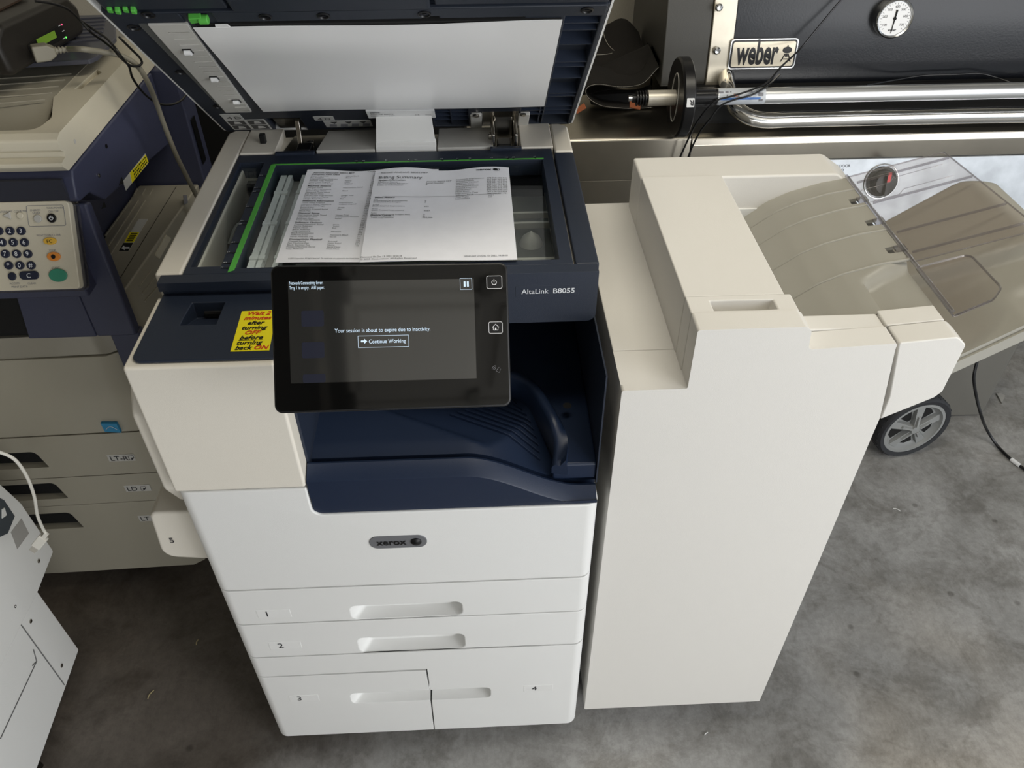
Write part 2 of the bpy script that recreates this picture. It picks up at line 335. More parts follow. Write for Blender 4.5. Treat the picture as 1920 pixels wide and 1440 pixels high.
# ---- output bay
def T(x):
    if x < .42: return .826
    t = min(1, (x-.42)/.175); return .826-.068*(t*t*(3-2*t))
xs = [.1905]+[.20+.01*i for i in range(42)]+[.6165]
rows = [[(x, .0035, .7535+(.004 if x < .2 else 0)), (x, .0015, T(x)-.02 if T(x) > .79 else .762), (x, .0015, T(x)-.001), (x, .0035, T(x)+.001), (x, .025, T(x)+.013), (x, .029, T(x)+.012), (x, .031, T(x)-.004), (x, .045, T(x)-.006), (x, .045, .7535)] for x in xs]
l = MB(); R = l.grid(rows, close=True); l.bm.faces.new(R[0]); l.bm.faces.new(R[-1]); l.build('tray_front', NAVY2, mfp, angle=35)
def fz(x, y):
    s = (x-.474)*.467+(y-.047)*.884
    z = .834-.026*max(0, min(1, s/.10))-.007*max(0, min(1, s/.006))
    return min(z, T(x)+.005+.12*(y-.045))
ny = [.043+i*.006 for i in range(30)]+[.24+i*.03 for i in range(10)]; nx = [.1905+i*.0062 for i in range(70)]
fl = MB().sheet([[(x, y, fz(x, y)) for x in nx] for y in ny], (0, 0, -.02))
for k in range(9):     # raised paper ribs running diagonally
    a = Vector((.395+.012*k, .143+.008*k, 0)); b = Vector((.534+.001*k-.0006*k*k, .066+.014*k, 0)); n = Vector((b-a)).normalized().cross(Vector((0, 0, 1)))*.0011
    if a.x > b.x: continue
    pts = [a+(b-a)*t/12 for t in range(13)]
    rr = [[p+n+Vector((0, 0, fz(p.x, p.y)-.002)), p+n*.6+Vector((0, 0, fz(p.x, p.y)+.0045)), p-n*.6+Vector((0, 0, fz(p.x, p.y)+.0045)), p-n+Vector((0, 0, fz(p.x, p.y)-.002))] for p in pts]
    R = fl.grid(rr, close=True); fl.bm.faces.new(R[0]); fl.bm.faces.new(R[-1])
fl.build('output_tray', NAVY2, mfp, angle=40)
# raised block at the right of the bay, with its hook-shaped rim
rim = smooth_path([(.550, .034), (.555, .062), (.551, .085), (.531, .150), (.515, .182), (.49, .200), (.44, .215), (.36, .24)], 6); rim = [Vector((p.x, p.y)) for p in [Vector((q[0], q[1], 0)) for q in rim]]
pl = MB().prism([(p.x, p.y) for p in rim]+[(.36, .5), (.6175, .5), (.6175, .034)], 'xy', .775, .836)
for v in pl.bm.verts:
    if v.co.z > .8 and v.co.y < .09: v.co.z -= .028*(1-(v.co.y-.034)/.056)
pl.build('transport_cover', NAVY2, mfp, bevel=.006, segs=3, angle=50)
rb = MB(); rows = []
for i, p in enumerate(rim):
    j = i; t = (rim[min(j+1, len(rim)-1)]-rim[max(j-1, 0)]).normalized(); n = Vector((t.y, -t.x)); h = .012*min(1, i/14)-.028*max(0, 1-(p.y-.034)/.056)
    rows.append([(p.x-n.x*.001, p.y-n.y*.001, .79), (p.x-n.x*.001, p.y-n.y*.001, .831+h), (p.x+n.x*.002, p.y+n.y*.002, .8355+h), (p.x+n.x*.005, p.y+n.y*.005, .837+h), (p.x+n.x*.012, p.y+n.y*.012, .8365+h), (p.x+n.x*.020, p.y+n.y*.020, .833+h*.4), (p.x+n.x*.024, p.y+n.y*.024, .79)])
R = rb.grid(rows, close=True); rb.bm.faces.new(R[0]); rb.bm.faces.new(R[-1]); rb.build('tray_rim', NAVY2, mfp, angle=50)
MB().lathe([(0, .0), (.006, 0), (.007, .0006), (0, .0008)], Matrix.Translation((.581, .134, .8358)), 16).build('plug_hole', BLACKM, mfp)
MB().box(.188, .1925, .03, .45, .80, .986).build('bay_side_wall', NAVY, mfp, bevel=.001)
MB().box(.19, .6175, .44, .46, .78, .99).build('bay_back_wall', NAVY, mfp)
MB().box(.6172, .6195, .03, .5, .77, .985).build('bay_right_wall', NAVY, mfp)

# ---- left side: bypass door and tray 5
MB().prism(fillet([(.05, .99), (.02, .95), (.02, .80), (.05, .74), (.45, .74), (.45, .99)], .015), 'yz', -.026, -.0005).build('side_door', WARM, mfp, bevel=.006, segs=3)
tr = MB().prism(fillet([(-.093, .60), (0.0, .586), (0.0, .712), (-.083, .712)], [.025, 0, 0, .012]), 'xz', .05, .33).build('side_tray', WARM, mfp, bevel=.006, segs=3)
lab(tr, 'cream side tray numbered 5'); textobj('number', [('5', V(320, 1017, 'y', .05).x, V(320, 1017, 'y', .05).z)], fplane(.0494), INK, tr, size=.018)

# ================================================================ scanner
ZS = 1.0755
scanb = MB().prism(fillet(rect(.002, W-.002, .172, .648), [0, 0, .02, .02]), 'xy', .985, 1.062).build('scanner_body', WARM, mfp, bevel=.004, cuts=[MB().box(.048, .570, .188, .520, 1.0, 1.2)])
MB().prism([(-.001, .170), (.036, .170), (.036, .648), (.010, .648), (-.001, .635)], 'xy', 1.0, 1.077).build('scanner_side_trim', WARM, mfp, bevel=.004, segs=3)
MB().prism([(.588, .53), (W, .53), (W, .635), (.605, .648), (.588, .648)], 'xy', 1.0, 1.077).build('scanner_corner_trim', WARM, mfp, bevel=.004, segs=3)
fz_ = MB().prism([(.0375, .170), (.583, .170), (.583, .545), (.0375, .545)], 'xy', 1.047, ZS)
def hole(x0, x1, y0, y1):
    c = MB(); b = .006
    return c.hexa([(x0, y0, 1.03), (x1, y0, 1.03), (x1, y1, 1.03), (x0, y1, 1.03), (x0-b*.2, y0-b*.3, 1.09), (x1+b*.5, y0-b*.3, 1.09), (x1+b*.5, y1+b*.3, 1.09), (x0-b*.2, y1+b*.3, 1.09)])
fr_ = fz_.build('scanner_frame', NAVY, mfp, bevel=.0008, cuts=[hole(.108, .562, .184, .500), hole(.0455, .0835, .190, .514)])
MB().prism([(.5865, .170), (W, .170), (W, .5285), (.5865, .5285)], 'xy', 1.02, ZS).build('scanner_right_strip', NAVY, mfp, bevel=.003, segs=3)
bar = MB().prism(fillet([(.008, 1.0615), (.186, 1.0615), (.192, .990), (W-.003, .990), (W-.003, ZS), (.008, ZS)], [.001, 0, .002, .014, .001, .001]), 'xz', .149, .1695).build('scanner_front_bar', NAVY, mfp, bevel=.003, segs=3, joins=[MB().box(.009, .1875, .157, .1690, 1.045, 1.066)])
MB().prism(fillet(rect(.500, .590, 1.0365, 1.0545), .002), 'xz', .1486, .15).build('name_plate', NAVY, bar, bevel=.0003)
textobj('model_lettering', [('AltaLink', .5085, 1.0415, dict(width=.0385, size=.0118)), ('B8055', .5535, 1.0415, dict(width=.0305, size=.0118, bold=.01))], fplane(.1483), PRINTL, bar)
MB().box(.104, .566, .182, .503, 1.0665, 1.0700).build('platen_glass', GLASS, mfp)
MB().box(.044, .085, .188, .516, 1.0665, 1.0700).build('document_feed_glass', GLASS, mfp)
gl = MB().prism([(.0995, .172), (.1075, .177), (.1075, .502), (.1015, .507), (.0995, .502)], 'xy', ZS-.0004, ZS+.0006).box(.1015, .566, .5032, .5066, ZS-.0004, ZS+.0006).build('size_guide', GREEN, mfp); lab(gl, 'green paper size guide along two edges')
tk = MB(); its = []
for y, s in ((.463, ''), (.42, 'LT'), (.407, 'A4'), (.357, ''), (.312, 'LG'), (.303, 'B4'), (.25, 'A4'), (.223, ''), (.195, '11'), (.183, 'A3')):
    tk.box(.088, .0995, y-.0006, y+.0006, ZS+.0004, ZS+.0009); tk.prism([(.0962, y-.0025), (.0996, y), (.0962, y+.0025)], 'xy', ZS+.0005, ZS+.001)
for x in (.245, .256, .297, .336, .342, .392, .418, .44, .478, .505, .514, .552): tk.prism([(x-.0022, .5075), (x, .5042), (x+.0022, .5075)], 'xy', ZS+.0005, ZS+.0011)
tk.build('size_ticks', BLACK, mfp)
MB().box(.0, .0, 0, 0, 0, 0) if False else None
st_ = []
for y, s in ((.465, '5.5'), (.422, '8.5'), (.409, 'A4'), (.359, '10'), (.314, 'B4'), (.305, '14'), (.252, 'A3'), (.225, '17'), (.197, 'A3'), (.185, '11')): st_.append((s, .0875, y-.0015, dict(size=.0045)))
for x, s in ((.243, '5.5'), (.256, 'A5'), (.295, 'B5'), (.333, '8'), (.346, '8.5'), (.39, 'A4'), (.417, '11'), (.439, 'B4'), (.477, '12'), (.503, '14'), (.514, 'A3'), (.551, '17')): st_.append((s, x, .5105, dict(size=.004, align='c')))
textobj('size_figures', st_, frame((0, 0, ZS+.0003), (1, 0, 0), (0, 1, 0)), PRINTL, mfp)
# inside the scanner
MB().box(.0485, .5695, .1885, .5195, 1.0005, 1.004).build('scanner_floor', mat('scanner_inside_metal', (.13, .13, .12), .45, .2), mfp)
inn = MB()
inn.box(.088, .104, .189, .5195, 1.004, 1.046).box(.05, .569, .505, .519, 1.004, 1.04)
inn.build('scanner_dark_housing', BLACK, mfp); MB().box(.19, .25, .30, .44, 1.0045, 1.02).build('lens_cover', BLACK, mfp)
RAILM = mat('rail_metal', (.55, .53, .48), .4, .2); LAMPM = mat('lamp_white', (.88, .90, .90), .35)
for y in (.262, .372, .405, .193): MB().box(.17, .568, y, y+.006, 1.016, 1.026).build('guide_rail', RAILM, mfp)
for x in (.29, .35, .43, .455): MB().box(x, x+.022, .480, .504, 1.02, 1.044).build('spacer_block', RAILM, mfp)
for x0, x1 in ((.114, .124), (.1265, .1335), (.150, .158)):
    cg = MB().box(x0, x1, .190, .500, 1.046, 1.058)
    for y in (.23, .33, .43): cg.box(x0, x1+.003, y, y+.009, 1.057, 1.0605)
    cg.build('lamp_strip', LAMPM, mfp)
# thin white reflector seen edge-on and a small clamp bracket near the right end
MB().box(.515, .560, .225, .258, 1.004, 1.03).build('motor_block', GREY, mfp, bevel=.002)
MB().box(.110, .1495, .189, .502, 1.025, 1.0455).build('carriage_frame', GREY, mfp)
bl = MB(); bl.lathe([(.0, 0), (.016, 0), (.016, .012), (.02, .014), (.02, .02), (.012, .024), (0, .024)], Matrix.Translation((.064, .235, 1.004)), 20); bl.build('drive_pulley', WARM, mfp)
bl = MB(); bl.lathe([(.0, 0), (.02, 0), (.014, .012), (.004, .02), (0, .024)], Matrix.Translation((.535, .345, 1.004)), 20); bl.build('drive_roller', LGREY, mfp)
bt = MB(); bt.tube(smooth_path([(.052, .34, 1.02), (.06, .37, 1.035), (.072, .40, 1.03), (.06, .43, 1.02), (.055, .47, 1.02)]), .003); bt.tube(smooth_path([(.058, .33, 1.01), (.068, .36, 1.03), (.078, .395, 1.03), (.07, .43, 1.02)]), .002); bt.build('ribbon_cable', LGREY, mfp)
# rear covers and hinges
for x0, x1 in ((.0375, .098), (.53, .5865)): MB().box(x0, x1, .5475, .648, 1.03, 1.0775).build('rear_cover', WARM, mfp, bevel=.0015)
MB().hexa([(.170, .550, 1.04), (.272, .550, 1.04), (.272, .648, 1.04), (.178, .648, 1.04), (.170, .550, 1.0785), (.272, .550, 1.0785), (.272, .648, 1.072), (.178, .648, 1.072)]).build('rear_panel', LGREY, mfp, bevel=.001)
MB().hexa([(.382, .551, 1.04), (.480, .551, 1.04), (.480, .648, 1.04), (.382, .648, 1.04), (.382, .551, 1.0785), (.480, .551, 1.0785), (.480, .648, 1.072), (.382, .648, 1.072)]).build('rear_panel', LGREY, mfp, bevel=.001)
cc = MB().hexa([(.274, .551, 1.05), (.380, .549, 1.05), (.380, .563, 1.05), (.274, .565, 1.05), (.274, .551, 1.083), (.380, .549, 1.083), (.380, .563, 1.090), (.274, .565, 1.090)])
cc.hexa([(.275, .563, 1.075), (.379, .561, 1.075), (.372, .600, 1.108), (.275, .602, 1.108), (.275, .558, 1.090), (.379, .556, 1.090), (.372, .598, 1.126), (.275, .600, 1.126)]).build('cable_cover', WHITE, mfp, bevel=.001)
MB().prism([(.100, .549), (.171, .549), (.178, .648), (.115, .648)], 'xy', 1.055, 1.0635).build('hinge_well', DSTEEL, mfp)
for x0, x1 in ((.100, .168), (.475, .53)): MB().box(x0, x1, .540, .5495, 1.04, 1.0795).build('hinge_stop', NAVY, mfp, bevel=.001)
h = MB(); LP = lambda px, py, z: tuple(V(px, py, 'z', z))
h.hexa([(.128, .60, 1.05), (.136, .60, 1.05), (.131, .64, 1.14), (.124, .64, 1.14), (.128, .615, 1.05), (.136, .615, 1.05), (.131, .648, 1.14), (.124, .648, 1.14)]).lathe([(0, -.006), (.006, -.006), (.006, .006), (0, .006)], frame((.15, .61, 1.065), (0, 1, 0), (0, 0, 1)), 12)
h.build('hinge_arm', STEEL, mfp, bevel=.0008); MB().prism(fillet(rect(.130, .156, .570, .60), .004), 'xy', 1.05, 1.072).build('hinge_cap', BLACK, mfp, bevel=.003, segs=3)
MB().prism([(.4775, .550), (.528, .550), (.528, .648), (.4775, .648)], 'xy', 1.055, 1.0635).build('hinge_well', DSTEEL, mfp)
h = MB().box(.478, .4845, .556, .655, 1.045, 1.098).box(.518, .5245, .556, .655, 1.045, 1.098).box(.484, .518, .62, .65, 1.06, 1.12).box(.484, .518, .575, .655, 1.04, 1.05)
h.lathe([(0, -.006), (.007, -.006), (.007, .006), (0, .006)], frame((.4785, .59, 1.08), (0, 1, 0), (0, 0, 1)), 12)
h.build('hinge_bracket', STEEL, mfp, bevel=.003, segs=2); MB().prism(fillet(rect(.488, .514, .566, .598), .005), 'xy', 1.05, 1.074).build('hinge_cap', BLACK, mfp, bevel=.003, segs=3); MB().box(.487, .515, .628, .652, 1.105, 1.130).build('hinge_block', BLACK, mfp, bevel=.002)
MB().box(.066, .0765, .585, .596, 1.07, 1.094).build('cover_sensor_pin', BLACK, mfp, bevel=.002)
MB().lathe([(0, 0), (.005, 0), (.005, .003), (0, .004)], Matrix.Translation((.0635, .57, 1.0775)), 14)

# ================================================================ raised document lid (document feeder seen from below)
LM = Matrix(((1, 0, 0, 0), (0, -.757, -.654, .645), (0, .654, -.757, 1.078), (0, 0, 0, 1)))
def lb(*a): return MB().box(*a, M=LM)
lid = MB().prism(fillet(rect(-.013, .632, -.012, .60), [.012, .012, .02, .02]), 'xy', -.055, -.002, LM).build('document_lid', WHITE, mfp, bevel=.003, segs=3, cuts=[MB().prism(rect(-.010, .629, -.009, .70), 'xy', -.031, .02, LM)])
MB().prism(fillet(rect(-.009, .628, -.008, .47), [.010, .010, 0, 0]), 'xy', -.0305, .0, LM).build('lid_liner', LIDN, lid, bevel=.002, cuts=[
    MB().box(.574, .621, -.003, .436, -.02, .02, M=LM), MB().box(.376, .438, -.003, .086, -.02, .02, M=LM), MB().box(.532, .574, -.003, .088, -.02, .02, M=LM), MB().box(.14, .52, .415, .452, -.02, .02, M=LM),
    MB().box(.444, .528, -.03, .07, -.02, .02, M=LM), MB().box(.082, .140, -.03, .06, -.02, .02, M=LM)])
MB().box(.0, .625, .0, .45, -.030, -.0215, M=LM).build('lid_cavity', NAVY, lid)
rbm = MB()
for t in (.411, .39, .343, .28, .262, .216, .149, .135, .086, .066, .046): rbm.box(.532 if t < .09 else .570, .621, t, t+.0022, -.022, -.002, LM)
rbm.box(.565, .567, -.003, .086, -.022, -.003, LM)
rbm.box(.5715, .5735, -.003, .436, -.022, -.002, LM); rbm.build('lid_ribs', NAVY, lid)
rbm = MB().box(.406, .408, -.003, .086, -.022, -.003, LM)
for t in (.022, .044, .066): rbm.box(.376, .438, t, t+.0022, -.022, -.003, LM)
rbm.build('lid_ribs', NAVY, lid)
for x in (.20, .25, .30, .35, .42, .47): MB().box(x, x+.002, .415, .452, -.022, -.003, LM).build('lid_rib', NAVY, lid)
# front lip of the feeder
MB().prism(fillet(rect(-.004, .625, .443, .4715), .003), 'xy', -.004, .003, LM).build('lid_front_edge', LIDN, lid, bevel=.002, cuts=[MB().box(.085, .125, .438, .468, -.02, .02, M=LM), MB().box(.388, .409, .43, .449, -.02, .02, M=LM)])
MB().box(.155, .40, .474, .60, -.02, .006, M=LM).build('feeder_underside', LIDN, lid, bevel=.004, segs=3)
for x0, x1 in ((0, .15), (.405, .625)): MB().box(x0, x1, .477, .60, -.02, .002, M=LM).build('feeder_edge', LIDN, lid, bevel=.003)
# screws
for x, t in ((.048, .468), (.190, .4575), (.263, .4575), (.391, .4575), (.599, .461), (.003, .427), (.007, .277), (.012, .128)):
    if x > .05 or t > .45 or True:
        z = .003 if t > .44 else .0; xx = x+.0095 if x < .013 else x
        s = MB(); s.lathe([(.0, .0), (.0085, 0), (.0085, .0012), (.0065, .0018), (.0055, -.0005), (0, -.0005)], LM @ Matrix.Translation((xx, t, z)), 20); s.box(xx-.003, xx+.003, t-.0008, t+.0008, z, z+.0012, LM); s.build('rubber_foot' if xx < .03 else 'screw', BLACK, lid)
# green release tabs
g = MB()
for i in range(4): g.prism([(.004+i*.0095, .480), (.0105+i*.0095, .478), (.012+i*.0095, .488), (.006+i*.0095, .489)], 'xy', .001, .006+.002*(i % 2), LM)
g.build('green_tab', GREEN, lid, bevel=.0015)
g = MB().prism([(.094, .450), (.108, .454), (.112, .466), (.095, .464)], 'xy', -.002, .008, LM); g.lathe([(0, -.006), (.006, -.006), (.006, .006), (0, .006)], LM @ frame((.113, .459, .006), (0, 1, 0), (0, 0, 1)), 14); g.build('green_tab', GREEN, lid, bevel=.0015)
# feeder strip
MB().prism([(.024, .440), (.0375, .440), (.026, .105), (.024, .105)], 'xy', -.001, .0025, LM).build('mirror_strip', mat('mirror_strip', (.2, .21, .21), .12, .6), lid)
sp = MB().prism([(.036, .441), (.086, .441), (.070, .106), (.0265, .106)], 'xy', -.004, .004, LM)
for i in range(17): y = .115+i*.019; sp.box(.050+.004*i/17, .070+.012*i/17, y, y+.0012, .004, .0052, LM)
sp.build('feed_strip', LGREY, lid, bevel=.001)
for x, t in ((.0572, .361), (.060, .262), (.0625, .164)):
    MB().box(x-.006, x+.006, t-.0062, t+.0062, .003, .0056, LM).build('roller_recess', BLACK, lid)
    s = MB(); s.lathe([(0, -.0045), (.005, -.0045), (.005, .0045), (0, .0045)], LM @ frame((x, t, .0055), (1, 0, 0), (0, 0, 1)) @ Matrix.Rotation(math.pi/2, 4, 'Y'), 16); s.build('feed_roller', MATW, lid)
# white platen mat: soft slightly wavy pad on black foam
MB().prism([(.0945, .106), (.5685, .104), (.5685, .434), (.0945, .436)], 'xy', -.008, .002, LM).build('mat_foam', BLACKM, lid)
rows = []
for i in range(41):
    x = .0905+.4795*i/40; r = []
    for j in range(25):
        t = .108+.322*j/24; xx = x
        if j == 24: t += .0028*math.cos(i*.17)
        if j == 0: t += .003*math.sin(i*.15)
        r.append((xx, t, .0030+.0007*math.sin(i*.22+j*.08)*(j/24)+.0005*math.sin(j*.35+i*.06)))
    rows.append(r)
mt_ = MB().sheet(rows, (0, 0, .0012), LM); mt_.prism([(.118, .426), (.139, .4265), (.136, .4395), (.1205, .439)], 'xy', .003, .0045, LM); mt_.build('platen_mat', MATW, lid, angle=40)
# decals and plates
def sheetlab(x0, x1, t0, t1, name, m, n=.0006, skew=0):
    return MB().prism([(x0, t0), (x1, t0), (x1-skew, t1), (x0-skew, t1)], 'xy', 0, n, LM).build(name, m, lid)
DK = mat('decal_dark', (.05, .05, .05), .5); DL = mat('decal_light', (.5, .5, .48), .5)
a = sheetlab(.009, .078, .004, .058, 'instruction_label', DL, skew=-.0); b = sheetlab(.010, .044, .058, .088, 'instruction_label', DL)
a2 = sheetlab(.165, .200, .046, .066, 'instruction_label', DL); a3 = sheetlab(.178, .262, .008, .042, 'instruction_label', DL)
dk = MB(); F = LM
for x0, t0 in ((.012, .033), (.046, .033), (.012, .008), (.046, .008)): dk.box(x0, x0+.029, t0, t0+.021, .0006, .0009, LM)
for k in range(3): dk.prism([(.190+k*.026, .037), (.202+k*.026, .037), (.196+k*.026, .026)], 'xy', .0006, .001, LM)
dk.build('picture_block', DK, a)
li = MB()
for k, (x0, t0) in enumerate(((.020, .037), (.055, .037), (.020, .012), (.055, .012))):
    li.prism([(x0, t0), (x0+.014, t0+.002), (x0+.011, t0+.011), (x0+.003, t0+.013)], 'xy', .0009, .0012, LM)
li.build('picture_shape', DL, a)
dk = MB()
for k in range(4): x0 = .184+k*.02; dk.prism([(x0, .011), (x0+.013, .011), (x0+.015, .024), (x0+.003, .026)], 'xy', .0006, .001, LM)
dk.build('picture_shape', INKG, a3)
textobj('symbol', [('4', .0165, .063, dict(size=.02)), ('D', .030, .064, dict(size=.018))], LM, DK, b, lift=.001)
textobj('symbol', [('4', .171, .049, dict(size=.017)), ('D', .184, .050, dict(size=.015))], LM, DK, a2, lift=.001)
rp = MB().prism([(.262, .060), (.380, .056), (.380, .094), (.262, .098)], 'xy', .0, .0035, LM).build('rating_plate', MATW, lid, bevel=.0006)
textobj('plate_print', [('xerox', .268, .0885, dict(size=.007, bold=.03)), ('AltaLink B8055', .268, .079, dict(size=.0065)), ('Model', .268, .071, dict(size=.005)), ('120V', .300, .071, dict(size=.005)), ('CE', .345, .073, dict(size=.007)), ('60Hz', .363, .073, dict(size=.005)), ('USA', .366, .066, dict(size=.005))], LM, INK, rp, lift=.0040)
for x0, x1 in ((.441, .462), (.528, .548)): MB().box(x0, x1, -.016, .060, -.004, .003, M=LM).build('hinge_guide', LGREY, lid, bevel=.002)
MB().box(.463, .528, -.006, .082, -.012, -.002, M=LM).build('lid_hinge_plate', STEEL, lid, bevel=.001); MB().box(.090, .14, -.006, .045, -.014, -.004, M=LM).build('lid_hinge_plate', DSTEEL, lid, bevel=.001)
for x in (.452, .536):
    s = MB(); s.lathe([(0, 0), (.0055, 0), (.0055, .003), (.003, .004), (0, .004)], LM @ Matrix.Translation((x, .062, .002)), 14); s.build('screw', STEEL, lid)

# ================================================================ touch screen
TC = Vector((.352, -.074, 1.143)); TF = frame(TC, (1, .052, -.050), (0, .657, .753))
def S(px, py): return uv(px, py, TF)
hw, hh = .131, .0815
tb = MB().prism(fillet(rect(-hw, hw, -hh, hh), .009, 8), 'xy', -.016, .0, TF).build('control_panel', BLACK, mfp, bevel=.0025, segs=3); lab(tb, 'black touch screen on a tilted arm')
MB().prism(fillet(rect(-hw+.002, hw-.002, -hh+.002, hh-.002), .008, 8), 'xy', 0, .001, TF).build('screen_glass', GLOSS, tb, bevel=.0004)
MB().hexa([(-.06, -.04, -.075), (.06, -.04, -.075), (.06, .02, -.09), (-.06, .02, -.09), (-.05, -.05, -.014), (.05, -.05, -.014), (.05, .03, -.014), (-.05, .03, -.014)], TF).build('screen_arm', NAVY, tb, bevel=.004)
p = [S(540, 528), S(888, 519), S(894, 711), S(545, 723)]; ax0, ax1, ay0, ay1 = p[0][0], p[1][0], p[2][1], p[0][1]
dsp = MB().prism(rect(ax0, ax1, ay0+.001, ay1), 'xy', .001, .0013, TF).build('display', SCRB, tb)
def ST(s, px, py, px2, **k):
    a = S(px, py); b = S(px2, py); return (s, a[0], a[1], dict(width=b[0]-a[0], **k))
def outline(mb, px0, py0, px1, py1, t=.00035, h=.0016):
    a = S(px0, py0); b = S(px1, py1); x0, y1 = a; x1, y0 = b
    for q in ((x0, x1, y0, y0+t), (x0, x1, y1-t, y1), (x0, x0+t, y0, y1), (x1-t, x1, y0, y1)): mb.box(q[0], q[1], q[2], q[3], .0012, h, TF)
tx = textobj('status_message', [ST('Network Connectivity Error.', 543, 534, 606, size=.0052), ST('Tray 1 is empty.  Add paper.', 543, 543, 609, size=.0052)], TF, SCRL, dsp, lift=.0017)
textobj('screen_message', [ST('Your session is about to expire due to inactivity.', 628, 624, 807, size=.0062), ST('Continue Working', 692, 644, 761, size=.0062)], TF, SCRL, dsp, lift=.0017)
ic = MB(); outline(ic, 671, 630, 767, 650); outline(ic, 862, 522, 885, 543)
c_ = S(874, 533)
for dx in (-.0028, .0008): ic.box(c_[0]+dx, c_[0]+dx+.0020, c_[1]-.003, c_[1]+.003, .0013, .0017, TF)
c_ = S(683, 640); ic.prism([(c_[0]-.0035, c_[1]-.0009), (c_[0], c_[1]-.0009), (c_[0], c_[1]-.0028), (c_[0]+.0034, c_[1]), (c_[0], c_[1]+.0028), (c_[0], c_[1]+.0009), (c_[0]-.0035, c_[1]+.0009)], 'xy', .0013, .0017, TF)
ic.build('screen_icon', SCRL, dsp)
dm = MB(); DIM = mat('screen_dim_tile', (.012, .013, .02), .1, emit=(.02, .022, .035), es=.35)
for px, py in ((565, 583), (566, 642), (568, 702)): a = S(px, py); b = S(px+43, py+(29 if py < 700 else 15)); dm.prism(fillet(rect(a[0], b[0], b[1], a[1]), .002), 'xy', .0012, .0015, TF)
dm.build('dimmed_tile', DIM, dsp)
def key(px0, py0, px1, py1, name):
    a = S(px0, py0); b = S(px1, py1); k = MB(); P = fillet(rect(a[0], b[0], b[1], a[1]), .002); k.prism(P, 'xy', .001, .0018, TF); o = k.build(name, BLACK, tb, bevel=.0004)
    r = MB(); Q = [(p[0]*1, p[1]) for p in P]; r.tube([TF @ Vector((q[0], q[1], .0019)) for q in P+[P[0]]], .0003, 6); r.build('outline', ICON, o); return o
k1 = key(912, 518, 941, 541, 'power_button'); c_ = S(926, 530); r = MB(); r.tube([TF @ Vector((c_[0]+.0026*math.sin(t), c_[1]+.0026*math.cos(t), .0022)) for t in [.6+i*(2*math.pi-1.2)/16 for i in range(17)]], .00045, 6); r.tube([TF @ Vector((c_[0], c_[1]+.0002, .0022)), TF @ Vector((c_[0], c_[1]+.0038, .0022))], .00045, 6); r.build('power_symbol', ICON, k1)
k2 = key(916, 604, 942, 625, 'home_button'); c_ = S(929, 614); r = MB(); H = [(-.0026, -.003), (-.0026, 0), (-.0036, 0), (0, .0036), (.0036, 0), (.0026, 0), (.0026, -.003), (-.0026, -.003)]; r.tube([TF @ Vector((c_[0]+a, c_[1]+b, .0022)) for a, b in H], .0004, 6); r.box(c_[0]-.0008, c_[0]+.0008, c_[1]-.003, c_[1]-.0005, .002, .0024, TF); r.build('home_symbol', ICON, k2)
c_ = S(933, 692); r = MB()
for rr in (.002, .0036, .0052): r.tube([TF @ Vector((c_[0]-.0015-rr*math.cos(t), c_[1]-.001+rr*math.sin(t), .0014)) for t in (.2, .5, .8, 1.1, 1.4)], .0002, 5)
r.tube([TF @ Vector((c_[0]+a, c_[1]+b, .0014)) for a, b in ((-.002, -.002), (.0015, .002), (.0035, 0), (.0015, -.004), (-.002, -.002))], .0002, 5); r.build('card_reader_mark', INKG, tb)

# ================================================================ papers on the glass
def pz(c, z, ph):
    (ax, ay), _, _, (dx, dy) = c[0], c[1], c[2], c[3]; w_ = c[1][0]-ax; h_ = ay-dy
    def f(x, y):
        a = (x-ax)/w_; s = (y-dy)/h_; return z+max(0, .0014+.0022*math.sin(a*9+ph)*s*s*.8+.0012*math.sin(a*5+s*4+ph))
    return f
def drape(o, f):
    g = ORG[o.name]
    for v in o.data.vertices: v.co.z = f(v.co.x+g.x, v.co.y+g.y)+.0009+v.co.z*0-g.z
def page(name, label, c, hdr, z, phase):
    f = pz(c, z, phase)
    TL, TR, BR, BL = [Vector(q) for q in c]; rows = []
    for i in range(25):
        a = i/24; s = 0; t = TL.lerp(TR, a); b_ = BL.lerp(BR, a); r = []
        for j in range(17):
            s = j/16; q = b_.lerp(t, s); wv = .0022*math.sin(a*9+phase)*(s**2)+.0012*math.sin(a*5+s*4+phase)
            r.append((q.x, q.y+.0022*math.sin(a*8+phase)*s, z+max(.0, .0012+wv)))
        rows.append(r)
    o = tag(MB().sheet(rows, (0, 0, .0003)).build(name, PAPER, None, loc=(TL+BR).to_3d()/2+Vector((0, 0, z))), label, 'paper', 'printed pages on the scanner glass'); return o
zg = 1.0765
C1 = [(.166, .474), (.386, .470), (.386, .186), (.163, .188)]; C2 = [(.281, .463), (.504, .459), (.504, .178), (.283, .180)]
pg1 = page('printed_page', 'white printed configuration page, left and partly covered, on the scanner glass', [(.166, .474), (.386, .470), (.386, .186), (.163, .188)], 0, zg, 1.2)
pg2 = page('printed_page', 'white billing summary page lying on top, right, on the scanner glass', [(.281, .463), (.504, .459), (.504, .178), (.283, .180)], 0, zg+.003, .2)
F2 = frame((.281, .463, zg+.003+.0044), (1, -.015, 0), (0, 1, 0)); F1 = frame((.166, .474, zg+.0040), (1, -.015, 0), (0, 1, 0))
